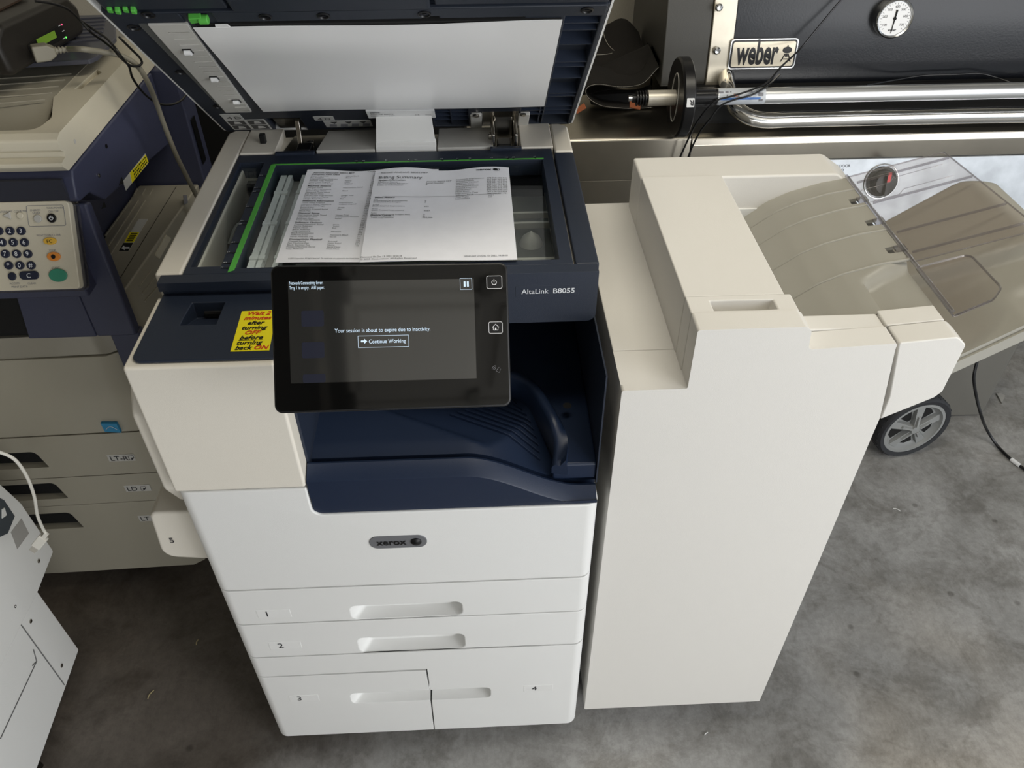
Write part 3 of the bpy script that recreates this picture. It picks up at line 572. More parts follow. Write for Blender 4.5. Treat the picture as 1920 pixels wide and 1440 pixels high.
h_o = textobj('heading', [('Billing Summary', .0085, -.031, dict(width=.071, size=.0125)), ('xerox', .168, -.0125, dict(width=.026, size=.009, bold=.03)), ('System Information', .009, -.039, dict(width=.044, size=.0062, bold=.02)), ('Billing Meters', .009, -.098, dict(width=.031, size=.0062, bold=.02)), ('Device Totals', .008, -.156, dict(width=.031, size=.0062, bold=.02)), ('Xerox\u00ae AltaLink\u00ae B8055 MFP', .010, -.0125, dict(width=.078, size=.0066))], F2, INK, pg2)
g = MB(); g.lathe([(0, 0), (.0042, 0), (.0042, .0003), (0, .0003)], F2 @ Matrix.Translation((.2005, -.0095, 0)), 16); g.tube([F2 @ Vector((.2005+.007*math.cos(t), -.0095+.0045*math.sin(t), .0003)) for t in (-1.2, -.8, -.4, 0, .4, .8)], .0006, 5); drape(h_o, pz(C2, zg+.003, .2)); drape(g.build('emblem', INK, pg2), pz(C2, zg+.003, .2))
rnd = random.Random(3)
def words(n): return ' '.join(rnd.choice(['Name', 'Serial', 'Printed', 'Copied', 'Impressions', 'Machine', 'Version', 'Network', 'Black', 'Total', 'Fax', 'Tray', 'Date', 'Host', 'Usage', 'Address']) for _ in range(n))
sm = []
for i, s in enumerate(('Machine Name', 'Machine Serial Number', 'Date of Information')): sm.append((s, .009, -.0455-i*.0052, dict(size=.0052)))
for i in range(3): sm.append((('AltaLink B8055 MFP', 'Serial Number', '0')[i], .087, -.043-i*.0055, dict(size=.005)))
for i in range(10): sm.append((words(2), .136, -.041-i*.0058, dict(size=.0052))); sm.append(('%03d.%03d.%03d.%03d' % tuple(rnd.randrange(100, 999) for _ in range(4)), .186, -.041-i*.0058, dict(size=.005)))
for i, (s, v_) in enumerate((('Fax', ''), ('Embedded Fax Impressions', '0'), ('Embedded Fax Images', '0'), ('', ''), ('Copy', ''), ('Black Copied Impressions', '644'), ('', ''), ('Print', ''), ('Black Printed Impressions', '4663'), ('', ''), ('Scan', ''), ('Network Scanning Images Sent', '0'), ('E-mail Images Sent', '0'))):
    sm.append((s, .008, -.104-i*.0044, dict(size=.0048))) if s else None; sm.append((v_, .088, -.104-i*.0044, dict(size=.0048))) if v_ else None
sm += [('Total Impressions', .009, -.1625, dict(size=.0048)), ('255386', .087, -.161, dict(size=.0052)), ('Tray Pages', .136, -.099, dict(size=.0048)), ('Impressions', .136, -.104, dict(size=.0048)), ('0.0.1', .188, -.099, dict(size=.0048)), ('Off', .188, -.104, dict(size=.0048)), ('Generated On Dec 13, 2022, 10:20:18', .006, -.273, dict(width=.058, size=.0055)), ('\u00a9 2022 Corporation. All Rights Reserved.', .006, -.2785, dict(width=.08, size=.0045)), ('Generated On Dec 13, 2022, 10:20:18', .152, -.273, dict(width=.062, size=.0055))]
drape(textobj('small_print', sm, F2, INK, pg2), pz(C2, zg+.003, .2))
g = MB()
for k in range(40): g.box(.020+.0047*k, .0247+.0047*k, -.0935, -.0929, 0, .0001, F2)
drape(g.build('rule', INK, pg2), pz(C2, zg+.003, .2))
sm = [('Xerox\u00ae AltaLink\u00ae B8055 MFP', .012, -.0125, dict(width=.068, size=.0062, bold=.01)), ('Configuration', .102, -.010, dict(width=.03, size=.0055))]; y = -.018
for h_ in ('Common User Data', 'Machine Settings', 'Network Information', 'General Setup', 'Software Options', 'Connectivity Physical'):
    sm.append((h_, .010, y, dict(size=.0056, bold=.02))); y -= .0056
    for k in range(rnd.randrange(4, 9)):
        if y < -.262: break
        sm.append((words(rnd.choice((2, 3))), .010, y, dict(size=.0046)))
        if rnd.random() < .8: sm.append((words(rnd.choice((1, 2))), .068, y, dict(size=.0044)))
        y -= .0052
    y -= .0026
for k in range(44): sm.append((str(rnd.randrange(10, 999)), .112-.0001*k, -.020-k*.0052, dict(size=.0044)))
sm.append(('\u00a9 2022 Corporation. All Rights Reserved. The trademarks are registered in the United States', .018, -.278, dict(width=.1, size=.0045)))
drape(textobj('small_print', sm, F1, INK, pg1), pz(C1, zg, 1.2))
# ================================================================ finisher
fin = thing('stacking_finisher', 'tall cream finisher unit with sloping output trays, standing right of the open copier', 'copier finisher', (.83, .3, 0))
HX0, X1 = .7285, 1.0125
pan = MB().prism(fillet([(.6385, .072), (X1-.002, .072), (X1+.003, .86), (1.016, .8985), (.998, 1.0275), (.9985, 1.036), (.880, 1.030), (.877, 1.062), (.868, 1.068), (.7275, 1.068), (.7285, .968), (.6385, .968)], [.004, .004, 0, 0, .01, .004, .006, .01, .006, .004, .003, .004]), 'xz', .018, .055).build('front_panel', FIN, fin, bevel=.0040, segs=4, angle=40, joins=[MB().box(.6385, .7285, .030, .1035, .88, .968)])
MB().box(.640, X1-.004, .054, .59, .072, .93).build('cabinet', FIN, fin, bevel=.003)
MB().box(.66, .99, .08, .57, .0, .072).build('plinth', BLACK, fin)
MB().prism([(.6385, .105), (.735, .105), (.735, .54), (.6385, .54)], 'xy', .9, .968).build('lower_top', FIN, fin, bevel=.0018, segs=2)
MB().box(.7275, .872, .0565, .0945, .93, 1.0665).build('handle_cover', FIN, fin, bevel=.003, segs=3, cuts=[MB().hexa([(.762, .060, 1.046), (.842, .060, 1.046), (.842, .082, 1.046), (.762, .082, 1.046), (.757, .0625, 1.08), (.846, .0605, 1.08), (.846, .083, 1.08), (.756, .085, 1.08)])])
MB().box(.7275, .8645, .0960, .4475, .93, 1.0655).build('top_lid', FIN, fin, bevel=.002, segs=3)
MB().prism(fillet([(.7275, .93), (1.105, .93), (1.105, 1.035), (1.066, 1.0615), (.7275, 1.0615)], [0, 0, .01, .02, .004]), 'xz', .4495, .530).build('rear_block', FIN, fin, bevel=.005, segs=3)
MB().box(.86, 1.10, .447, .452, .90, 1.0).build('tray_back_wall', WHITE, fin)
MB().box(.8735, .9985, .0565, .090, .90, 1.033).prism([(.90, .90), (.9985, .90), (.9985, .99), (.96, 1.0)], 'xz', .0565, .09).build('front_ledge', FIN, fin, bevel=.003, segs=2)
br = MB().prism(fillet([(1.0005, 1.036), (1.077, 1.043), (1.093, 1.029), (1.091, .946), (1.083, .935), (1.018, .896), (1.0175, .94)], [.003, .012, .008, .006, .006, 0, 0]), 'xz', .0185, .0565).prism(fillet([(.9995, 1.036), (1.077, 1.043), (1.077, .98), (.9995, .98)], .002), 'xz', .0575, .092)
br.build('tray_bracket', FIN, fin, bevel=.003, segs=3)
# upper ridged tray
def tz(x):   # convex curve measured along the back edge
    pts = [(.86, .925), (.895, .962), (.919, .985), (.955, 1.013), (.989, 1.030), (1.041, 1.046), (1.083, 1.053)]
    for (a, za), (b, zb) in zip(pts, pts[1:]):
        if x <= b: t = (x-a)/(b-a); return za+(zb-za)*t
    return pts[-1][1]
def txs(n, x0=.86, x1=1.082): return [x0+(x1-x0)*i/n for i in range(n+1)]
def pock(x, y):      # shallow finger pocket at the front corner
    if x < 1.006 or y > .165+(x-1.0)*.45: return 0
    return -.016*min(1, (.165+(x-1.0)*.45-y)/.018)*min(1, (x-1.006)/.01)
X = txs(44); Y = [.088+.3635*j/60 for j in range(61)]
ut = MB().sheet([[(x, y, tz(x)+pock(x, y)) for x in X] for y in Y], (0, 0, -.006))
for y in (.4095, .355, .277, .192):
    rr = [[(x, y+.0022*math.cos(a_), tz(x)-.0003+.0026*math.sin(a_)) for a_ in [-.3+(math.pi+.6)*q_/8 for q_ in range(9)]] for x in txs(30)]
    rm_ = MB(); R = rm_.grid(rr, close=True); rm_.bm.faces.new(R[0]); rm_.bm.faces.new(R[-1]); rm_.build('tray_ridge', TRAYG, fin, angle=75)
notch = []
for y in (.373, .303, .222): notch.append(MB().box(1.062, 1.10, y-.0085, y+.0085, 1.0, 1.1))
ut = ut.build('ridged_tray', TRAYG, fin, cuts=notch, angle=38); lab(ut, 'taupe tray curving upward with raised ridges')
MB().box(1.056, 1.0815, .19, .45, 1.015, 1.040).build('tray_support', TRAYG, fin)
# clear flap hinged on the tray edge
fo = Vector((1.086, 0, 1.0535)); sl = Vector((.152, 0, .044)).normalized(); CF = frame(fo, sl, (0, 1, 0))
def cfp(px, py): return uv(px, py, CF)
A = cfp(1770, 285); B = cfp(1920, 405); ex = A[0]; fw = .24
far = lambda y: A[0]+(B[0]-A[0])*(y-A[1])/(B[1]-A[1])
cf = MB().prism(fillet([(0, .185), (far(.185), .185), (far(.45), A[1]), (0, .452)], [.004, .01, .012, .004]), 'xy', -.0012, .0012, CF).build('clear_flap', CLEAR, fin); lab(cf, 'clear plastic tray extension flap')
e = MB(); e.tube([CF @ Vector(q) for q in ((0, .452, 0), (far(.45), A[1], 0), (far(.185), .185, 0), (0, .185, 0), (0, .452, 0))], .0014, 6)
for y0 in (.425, .355, .262, .205): e.box(.006, far(y0)-.004, y0-.0008, y0+.0008, 0, .004, CF)
for y0 in (.41, .37): e.tube([CF @ Vector(q) for q in ((.004, y0-.008, 0), (.05, y0-.008, 0), (.062, y0+.004, 0), (.14, y0+.004, 0))], .0006, 5)
for y in (.373, .303, .222): e.box(-.012, .003, y-.008, y+.008, -.001, .003, CF)
e.tube([CF @ Vector((-.001, .455, .001)), CF @ Vector((-.001, .06, .001))], .003, 8); e.build('flap_rib', CLEARE, cf)
sf = MB().prism(fillet([(.002, .062), (.060, .075), (.080, .095), (.078, .182), (.002, .182)], [.002, .02, .02, .012, .004]), 'xy', -.012, -.0096, CF).build('small_clear_flap', CLEAR, fin)
e = MB(); q = fillet([(.002, .062), (.060, .075), (.080, .095), (.078, .182), (.002, .182)], [.002, .02, .02, .012, .004]); e.tube([CF @ Vector((p[0], p[1], -.010)) for p in q+[q[0]]], .0017, 6); e.build('flap_rim', CLEARE, sf)
# lower sloping tray
LO = Vector((1.06, 0, .952)); LS = Vector((1, 0, .70)).normalized(); LF = frame(LO, LS, (0, 1, 0))
def lfp(px, py): return uv(px, py, LF)
P1 = lfp(1845, 318); P2 = lfp(1920, 400); P0 = lfp(1665, 405); H1 = lfp(1737, 507); H2 = lfp(1920, 454); farx = P1[0]+.004
lt = MB(); GX = [farx*i/46 for i in range(47)]; yb = P0[1]
def hy(x): return H1[1]+(H2[1]-H1[1])*(x-H1[0])/(H2[0]-H1[0])
def lz(x, y):
    z = 0; t = hy(x)-y
    if t > 0: z -= .016*min(1, t/.018)
    if y < .13 and x > .16: z -= .006*min(1, (.13-y)/.02)*min(1, (x-.16)/.02)
    z -= .02*max(0, (x-(farx-.035))/.035)**2+.010*max(0, (y-(yb-.012))/.012)**2
    return z
GY = [.060+(yb-.060)*j/64 for j in range(65)]
lt.sheet([[(x-.03*max(0, (y-(yb-.04))/.04)**2*(x/farx), y, lz(x, y)) for x in GX] for y in GY], (0, 0, -.012), LF)
lt.prism([(.03, -.040), (farx, -.040), (farx, -.023), (.03, -.0225)], 'xz', .056, .0625, LF)
lt = lt.build('lower_tray', TRAYG, fin, angle=40); lab(lt, 'lower taupe tray rising to the right')

# ================================================================ wheeled cart behind the finisher
cart = thing('wheeled_cart', 'grey-brown plastic cart with one spoked wheel, behind the finisher', 'cart', (1.8, 1.0, 0))
CART = mat('cart_plastic', (.13, .125, .11), .5, bump=.2)
MB().prism(fillet(rect(1.70, 1.985, .925, 1.22), .03, 6), 'xy', .002, .46).build('cart_body', CART, cart, bevel=.006, segs=3)
wc = Vector((1.655, .79, .1105)); WA = Vector((.17, -.98, .06)).normalized(); WF = frame(wc, Vector((1, .17, 0)), (0, 0, 1))
t = MB(); t.lathe([(.090, -.022), (.104, -.024), (.110, -.016), (.1105, 0), (.110, .016), (.104, .024), (.092, .022), (.086, .0), (.090, -.022)], WF, 56)
for k in range(28):
    a = 2*math.pi*k/28; t.box(.1085, .1108, -.003, .003, -.017, .017, WF @ Matrix.Rotation(a, 4, 'Z'))
wh = t.build('tyre', mat('tyre_rubber', (.02, .021, .024), .6), cart, angle=40)
WG = mat('wheel_plastic', (.24, .245, .24), .45)
h = MB(); h.lathe([(.092, -.018), (.0925, .020), (.083, .021), (.080, .012), (.072, .004), (.0, .004), (.0, -.004), (.08, -.008), (.092, -.018)], WF, 48)
for k in range(5):
    M_ = WF @ Matrix.Rotation(math.pi/2+2*math.pi*k/5, 4, 'Z'); h.hexa([(.0, -.006, .003), (.082, -.016, .003), (.082, .016, .003), (.0, .006, .003), (.0, -.005, .022), (.078, -.013, .013), (.078, .013, .013), (.0, .005, .022)], M_)
    h.hexa([(.012, -.004, .02), (.046, -.005, .016), (.046, .005, .016), (.012, .004, .02), (.012, -.003, .028), (.044, -.003, .022), (.044, .003, .022), (.012, .003, .028)], M_)
h.lathe([(0, 0), (.014, 0), (.013, .026), (0, .027)], WF, 20); h = h.build('wheel_hub', WG, cart, angle=35)
d = MB()
for k in range(5):
    M_ = WF @ Matrix.Rotation(math.pi/2+math.pi/5+2*math.pi*k/5, 4, 'Z'); d.prism(fillet([(.026, -.006), (.064, -.021), (.070, 0), (.064, .021), (.026, .006)], .003), 'xy', .0035, .0052, M_)
d.build('wheel_opening', BLACKM, h)
MB().tube([wc-WA*.0, wc-WA*.45], .008).build('axle', DSTEEL, cart)

# ================================================================ older beige copier at left
cop = thing('older_copier', 'older beige and dark blue office copier, left of the open one', 'copier', (-.45, .65, 0))
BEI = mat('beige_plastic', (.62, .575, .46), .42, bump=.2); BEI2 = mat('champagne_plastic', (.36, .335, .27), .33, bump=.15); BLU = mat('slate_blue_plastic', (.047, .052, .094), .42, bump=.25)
CT = mat('grey_blue_tray', (.075, .078, .10), .35)
XR = -.195; XL = -.95; YF = .42
# scan unit, pillars, rear body
up = MB().prism(fillet([(YF+.012, 1.110), (YF+.004, 1.10), (YF-.012, 1.062), (.46, 1.055), (.50, 1.02), (.84, .968), (.86, .972), (.86, 1.110)], [.004, .01, .01, 0, .006, 0, .004, 0]), 'yz', XL, XR).build('scan_unit', BLU, cop, bevel=.004, segs=2)
MB().box(XL, XR-.012, YF-.0125, YF-.006, 1.068, 1.104).build('scan_unit_band', mat('dark_band', (.03, .032, .045), .3), up)
MB().prism([(.872, 1.110), (.872, .70), (.945, .70), (.945, 1.06), (.93, 1.110)], 'yz', XL, -.155).build('rear_body', BLU, cop, bevel=.004)
sp_ = MB().prism([(-.152, .9), (-.152, 1.0), (-.1535, 1.0), (-.1535, .9)], 'xz', .885, .91); sp_.build('rear_slot', BLACK, cop)
MB().prism([(.42, 1.056), (.44, 1.05), (.44, .787), (.415, .787), (.415, 1.0)], 'yz', -.262, -.189).build('front_pillar', BLU, cop, bevel=.005)
MB().box(XL, -.305, .44, .868, .62, 1.05).build('inner_back', BLU, cop)
MB().box(-.2425, -.189, .425, .45, .66, .786).build('lower_pillar', BLU, cop, bevel=.004)
MB().box(XL, -.245, .45, .86, .62, .775).build('mid_body', BLU, cop, bevel=.003)
MB().prism([(-.385, .787), (-.2615, .787), (-.2615, .945), (-.36, .945)], 'xz', .415, .44).build('front_inner_panel', BLU, cop, bevel=.003)
MB().box(XL, -.35, .428, .432, .787, .94).build('tray_gap', BLACKM, cop)
# side unit (beige) with ribs and labels
T0, T1, T2, T3 = Vector((-.30, .445, .862)), Vector((-.200, .445, .862)), Vector((-.168, .868, .862)), Vector((-.30, .868, .862))
D_ = Vector((0, 0, -.30))
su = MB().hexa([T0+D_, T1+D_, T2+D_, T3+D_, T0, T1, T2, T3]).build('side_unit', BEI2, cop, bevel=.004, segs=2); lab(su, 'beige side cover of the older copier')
# details on the top and right faces of the side unit
TU = frame((0, 0, .862), (1, 0, 0), (0, 1, 0))
def tu(px, py): return uv(px, py, TU)
def tbar(a, b, wv, name='rib', h=.0022):
    p, q = Vector(tu(*a)), Vector(tu(*b)); n = (q-p).normalized(); n = Vector((-n.y, n.x))*wv/2
    MB().prism([tuple(p-n), tuple(q-n), tuple(q+n), tuple(p+n)], 'xy', -.001, h, TU).build(name, BEI2, su, bevel=.0006)
for a, b in (((246, 376), (197, 443)), ((259, 376), (203, 462)), ((272, 376), (207, 478)), ((258, 354), (252, 366)), ((272, 354), (266, 366)), ((286, 354), (280, 366))): tbar(a, b, .0035)
p, q = Vector(tu(330, 350)), Vector(tu(222, 526)); MB().prism([tuple(p), tuple(q), tuple(q+Vector((.0012, 0))), tuple(p+Vector((.0012, 0)))], 'xy', 0, .0003, TU).build('seam', BLACKM, su)
def tq(pts, m, name, h0, h1): return MB().prism([tu(*p) for p in pts], 'xy', h0, h1, TU).build(name, m, su)
tq([(223, 471), (241, 471), (277.5, 411), (260, 411)], DL, 'print_label', 0, .0006); tq([(233, 455), (251, 455), (261.5, 436), (243.5, 436)], YEL, 'caution_label', .0006, .0009); tq([(223, 471), (241, 471), (250, 456), (232, 456)], BLACKM, 'arrow_field', .0006, .0009)
ar = MB(); ar.prism([tu(*p) for p in ((228, 466), (233, 461), (234, 464), (243, 464), (243, 467), (234, 467), (234, 470))], 'xy', .0009, .0012, TU); ar.build('arrow_mark', PRINTL, su)
bk_ = MB()
for k in range(5): bk_.prism([tu(236+2.1*k+1, 453-3.4*k), tu(249+2.1*k, 453-3.4*k), tu(250+2.1*k, 451.4-3.4*k), tu(237+2.1*k+1, 451.4-3.4*k)], 'xy', .0009, .0012, TU)
bk_.build('label_print', BLACKM, su)
RS = frame(T1+Vector((.0005, 0, 0)), T2-T1, (0, 0, 1))
def rs(px, py): return uv(px, py, RS)
for a, b in (((283, 508), (261, 538)), ((290, 522), (266, 552)), ((296, 537), (271, 566))):
    p, q = Vector(rs(*a)), Vector(rs(*b)); n = Vector((0, .0022)); MB().prism([tuple(p-n), tuple(q-n), tuple(q+n), tuple(p+n)], 'xy', -.001, .0025, RS).build('side_rib', BEI2, su, bevel=.0008)
MB().prism(fillet([rs(310, 440), rs(320, 447), rs(298, 485), rs(290, 478)], .002), 'xy', -.001, .002, RS).build('latch', BEI, su, bevel=.0006)
sc = MB(); sc.prism([rs(*p) for p in ((343, 366), (350, 366), (352, 380), (345, 384))], 'xy', 0, .0006, RS); sc.build('small_print_mark', INKG, su)
# yellow caution strip and screw on the scan unit side
SX = XR+.0006; SB = frame((SX, 0, 0), (0, 1, 0), (0, 0, 1))
def sbp(px, py): return uv(px, py, SB)
q = [sbp(*p) for p in ((236, 357), (278, 305), (272, 288), (230, 340))]
cl = MB().prism(q, 'xy', 0, .0006, SB).build('caution_label', DL, up)
q2 = [sbp(*p) for p in ((247, 343), (277.5, 304), (272.5, 290), (243, 324))]; MB().prism(q2, 'xy', .0006, .0009, SB).build('caution_field', YEL, cl)
dk = MB()
for k in range(9):
    a = Vector(q2[0]).lerp(Vector(q2[1]), .16+k*.09); b = Vector(q2[3]).lerp(Vector(q2[2]), .16+k*.09)
    for s0 in ((.1, .28), (.4, .58), (.72, .9)):
        c0 = a.lerp(b, s0[0]); c1 = a.lerp(b, s0[1]); d_ = (Vector(q2[1])-Vector(q2[0]))*.055; dk.prism([tuple(c0), tuple(c0+d_), tuple(c1+d_), tuple(c1)], 'xy', .0009, .0011, SB)
dk.build('label_print', BLACKM, cl)
for px, py in ((185, 329), (199, 274)):
    a = sbp(px, py); s = MB(); s.lathe([(0, 0), (.0035, 0), (.0035, .0012), (0, .0018)], SB @ Matrix.Translation((a[0], a[1], 0)), 12); s.build('screw', STEEL if px == 185 else BLACK, up)
for px, py in ((223, 347), (190, 392)):
    ar = MB(); a = Vector(sbp(px, py)); b = Vector(sbp(px+7, py-9)); n = Vector((-(b-a).y, (b-a).x))*.3; ar.prism([tuple(a), tuple(b+n), tuple(b-n)], 'xy', 0, .0006, SB); ar.build('arrow_mark', BLACKM, up)
# original cover
cvp = [(.424, 1.112), (.412, 1.124), (.412, 1.130), (.430, 1.133), (.432, 1.140), (.424, 1.146), (.424, 1.162), (.44, 1.168), (.90, 1.168), (.90, 1.112)]
cv = MB().prism(fillet(cvp, [.0, .004, .002, 0, 0, .004, .006, .006, .01, 0]), 'yz', XL, -.1975)
bowl = MB().prism(fillet([(-1.1, .452), (-.238, .452), (-.232, .50), (-.262, .585), (-.262, .84), (-1.1, .84)], [0, .02, .02, .02, .01, 0]), 'xy', 1.146, 1.3)
cv = cv.build('document_cover', BEI, cop, bevel=.004, segs=3, cuts=[bowl, MB().prism([(-.24, .620), (-.2275, .622), (-.220, .70), (-.234, .715)], 'xy', 1.160, 1.3)])
lab(cv, 'beige document cover with a sunken paper well')
# wavy grey sheet guide in the well
rows = []
for j in range(20):
    y = .50+.34*j/19; rows.append([(x, y, 1.147+.022*(.5-.5*math.cos(math.pi*min(1, max(0, (y-.47-(.25+.12*math.sin((x+.9)*8))*.32)/.09))))) for x in [-.95+.69*i/40 for i in range(41)]])
sg = MB().sheet(rows, (0, 0, -.003)).build('paper_guide', BEI2, cop, angle=40)
g2 = MB()
for k in range(5): g2.tube([Vector((x, .575+.03*k+.022*math.sin((x+.95)*9), 1.1695)) for x in [-.95+.68*i/24 for i in range(25)]], .0012, 6)
g2.build('guide_rib', BEI2, sg)
MB().lathe([(0, 0), (.0035, 0), (.0035, .0006), (0, .0006)], frame((-.1972, .475, 1.138), (0, 1, 0), (0, 0, 1)), 16).build('round_mark', LGREY, cv)
# feeder tray above the cover
TT = [(-.95, .583), (-.222, .672), (-.214, .69), (-.214, .79), (-.262, .93), (-.95, .93)]
ft = MB().prism(fillet(TT, [0, .004, .01, .02, .01, 0]), 'xy', 1.192, 1.200)
for k in range(7): ft.prism([(-.31-.012*k, .76+.022*k), (-.235-.006*k, .775+.022*k), (-.235-.006*k, .779+.022*k), (-.31-.012*k, .764+.022*k)], 'xy', 1.199, 1.2025)
ft = ft.build('feeder_tray', CT, cop, bevel=.0015); lab(ft, 'dark blue-grey paper tray above the cover')
MB().box(-.93, -.30, .80, .92, 1.16, 1.193).build('tray_support', BEI2, cop, bevel=.003)
# slanted control panel
PTR = V(128, 376, 'y', .405); PBR = V(160, 541, 'y', .335); PTL = PTR+Vector((-.5, 0, 0)); PF = frame(PTR, Vector((1, 0, 0)), PTR-PBR); PH = (PTR-PBR).length
def pp(px, py): return uv(px, py, PF)
pn = MB().prism(fillet(rect(-.5, .0, -PH, 0), [0, .006, .008, 0]), 'xy', -.016, 0, PF).build('operation_panel', BEI, cop, bevel=.002); lab(pn, 'beige key panel with number keys')
MB().prism(fillet(rect(-.5, .006, -PH-.004, .004), [0, .010, .012, 0]), 'xy', -.022, -.012, PF).build('panel_rim', CLEARE, pn)
MB().prism([(.372, .935), (.38, .90), (.43, .90), (.43, 1.06), (.424, 1.055)], 'yz', XL, XR-.028).build('panel_housing', BLU, cop, bevel=.004)
def pk(px, py, r, m, name='key', s=None, ry=None, tw=None, tm=None, par=None, shape=None):
    c = pp(px, py); k = MB(); ry = ry or r
    k.prism([(c[0]+r*math.cos(a*math.pi/12), c[1]+ry*math.sin(a*math.pi/12)) for a in range(24)], 'xy', 0, .0035, PF)
    o = k.build(name, m, pn, bevel=.0012, angle=40)
    if s: textobj('key_mark', [(s, c[0], c[1]-.0036*(ry/.0075), dict(size=tw or .0105, align='c'))], PF, tm or PRINTL, o, lift=.0039)
    return o
KB = mat('key_dark_blue', (.018, .022, .045), .4)
for i, row in enumerate(('123', '456', '789', '*0#')):
    for j, s in enumerate(row): pk(-1+21*j+6.2*i, 433+21.5*i, .0072, KB, s=s, ry=.0068)
pk(24, 518, .0066, KB); c = pp(56, 516); k = MB().prism(fillet(rect(c[0]-.0155, c[0]+.0155, c[1]-.0068, c[1]+.0068), .0066), 'xy', 0, .0035, PF).build('key', KB, pn, bevel=.001); textobj('key_mark', [('C', c[0], c[1]-.0038, dict(size=.0105, align='c'))], PF, PRINTL, k, lift=.0039)
pk(98, 409, .0074, BLACK, 'power_key'); c = pp(98, 409); r = MB(); r.tube([PF @ Vector((c[0]+.003*math.sin(t), c[1]+.003*math.cos(t), .0039)) for t in [.6+i*(2*math.pi-1.2)/12 for i in range(13)]], .0005, 5); r.tube([PF @ Vector((c[0], c[1], .0039)), PF @ Vector((c[0], c[1]+.004, .0039))], .0005, 5); r.build('power_symbol', PRINTL, pn)
pk(72, 410, .0062, LGREY, 'energy_saver_key'); pk(39, 404, .0052, BEI, 'counter_key'); c = pp(14, 404); MB().prism([(c[0]-.007, c[1]), (c[0]+.006, c[1]-.006), (c[0]+.006, c[1]+.006)], 'xy', 0, .003, PF).build('interrupt_key', LGREY, pn, bevel=.001)
pk(95, 452, .0105, mat('key_yellow', (.75, .45, .06), .4), 'function_clear_key', s='FC', ry=.006, tw=.008, tm=BLACKM); pk(102, 481, .0108, mat('key_orange', (.75, .27, .05), .4), 'stop_key', ry=.0074); c = pp(102, 481); MB().lathe([(0, 0), (.0035, 0), (.0035, .0006), (0, .0006)], PF @ Matrix.Translation((c[0], c[1], .0035)), 14).build('stop_symbol', BLACKM, pn)
pk(110, 516, .0148, mat('key_green', (.05, .26, .17), .3), 'start_key', ry=.0108)
its = []
for s, px, py, sz in (('ENERGY', 57, 394, .0045), ('SAVER', 61, 399, .0045), ('MAIN POWER', 88, 389.5, .0042), ('ON/OFF', 91, 396, .0045), ('COUNTER', 26, 396, .0046), ('INTERRUPT', -4, 397, .0046), ('FUNCTION CLEAR', 69, 441, .0046), ('STOP', 92, 469, .0046), ('START', 97, 502, .0046), ('ACCESS', 18, 531, .0046), ('CLEAR', 52, 531, .0046), ('PRINT DATA', 22, 537.5, .0046)):
    c = pp(px, py); its.append((s, c[0], c[1]-.002, dict(size=sz)))
textobj('panel_print', its, PF, INKG, pn)
r = MB(); a = pp(49, 386); b = pp(124, 423); Q = fillet(rect(a[0], b[0], b[1], a[1]), .003); r.tube([PF @ Vector((q[0], q[1], .0003)) for q in Q+[Q[0]]], .0004, 5); r.build('panel_outline', INKG, pn)
# lower front: curved champagne panels
def fyz(z): return .42
def wavy(x, a=1): return a*(.018*math.sin((x+.28)*5.2+.6))
def front(zt, zb, name, m, par=cop, yo=0.0, xr_t=-.243, xr_b=-.30, lab_=None, cuts=None, th=.03, dz=.0):
    mb = MB(); n = 30; rows = []
    for k in range(7):
        t = k/6; z = zt+(zb-zt)*t; xr = xr_t+(xr_b-xr_t)*t; r = []
        for i in range(n+1):
            x = XL+(xr-XL)*i/n; e = max(0, (x-(xr-.016))/.016); r.append((x, .42+yo+wavy(x, .9)*.5+.014*e**3, z+dz*math.sin((x-XL)*5)))
        rows.append(r)
    mb.sheet(rows, (0, th, 0)); return mb.build(name, m, par, cuts=cuts, angle=45, bevel=.0015)
def zx(px, py): v = V(px, py, 'y', .415); return v.x, v.z
band = front(.785, .735, 'silver_band', mat('silver_band', (.33, .31, .26), .26, .25), yo=.004, xr_t=-.243, xr_b=-.240)
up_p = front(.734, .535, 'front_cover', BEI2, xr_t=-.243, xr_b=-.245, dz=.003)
zs_ = [.532, .408, .318, .075]; xe = [-.245, -.246, -.248, -.25]
slots = [((-2, 853), (92, 877)), ((15, 912), (128, 935)), ((40, 968), (156, 990))]; names = ['LT-R', 'LD', 'LT']
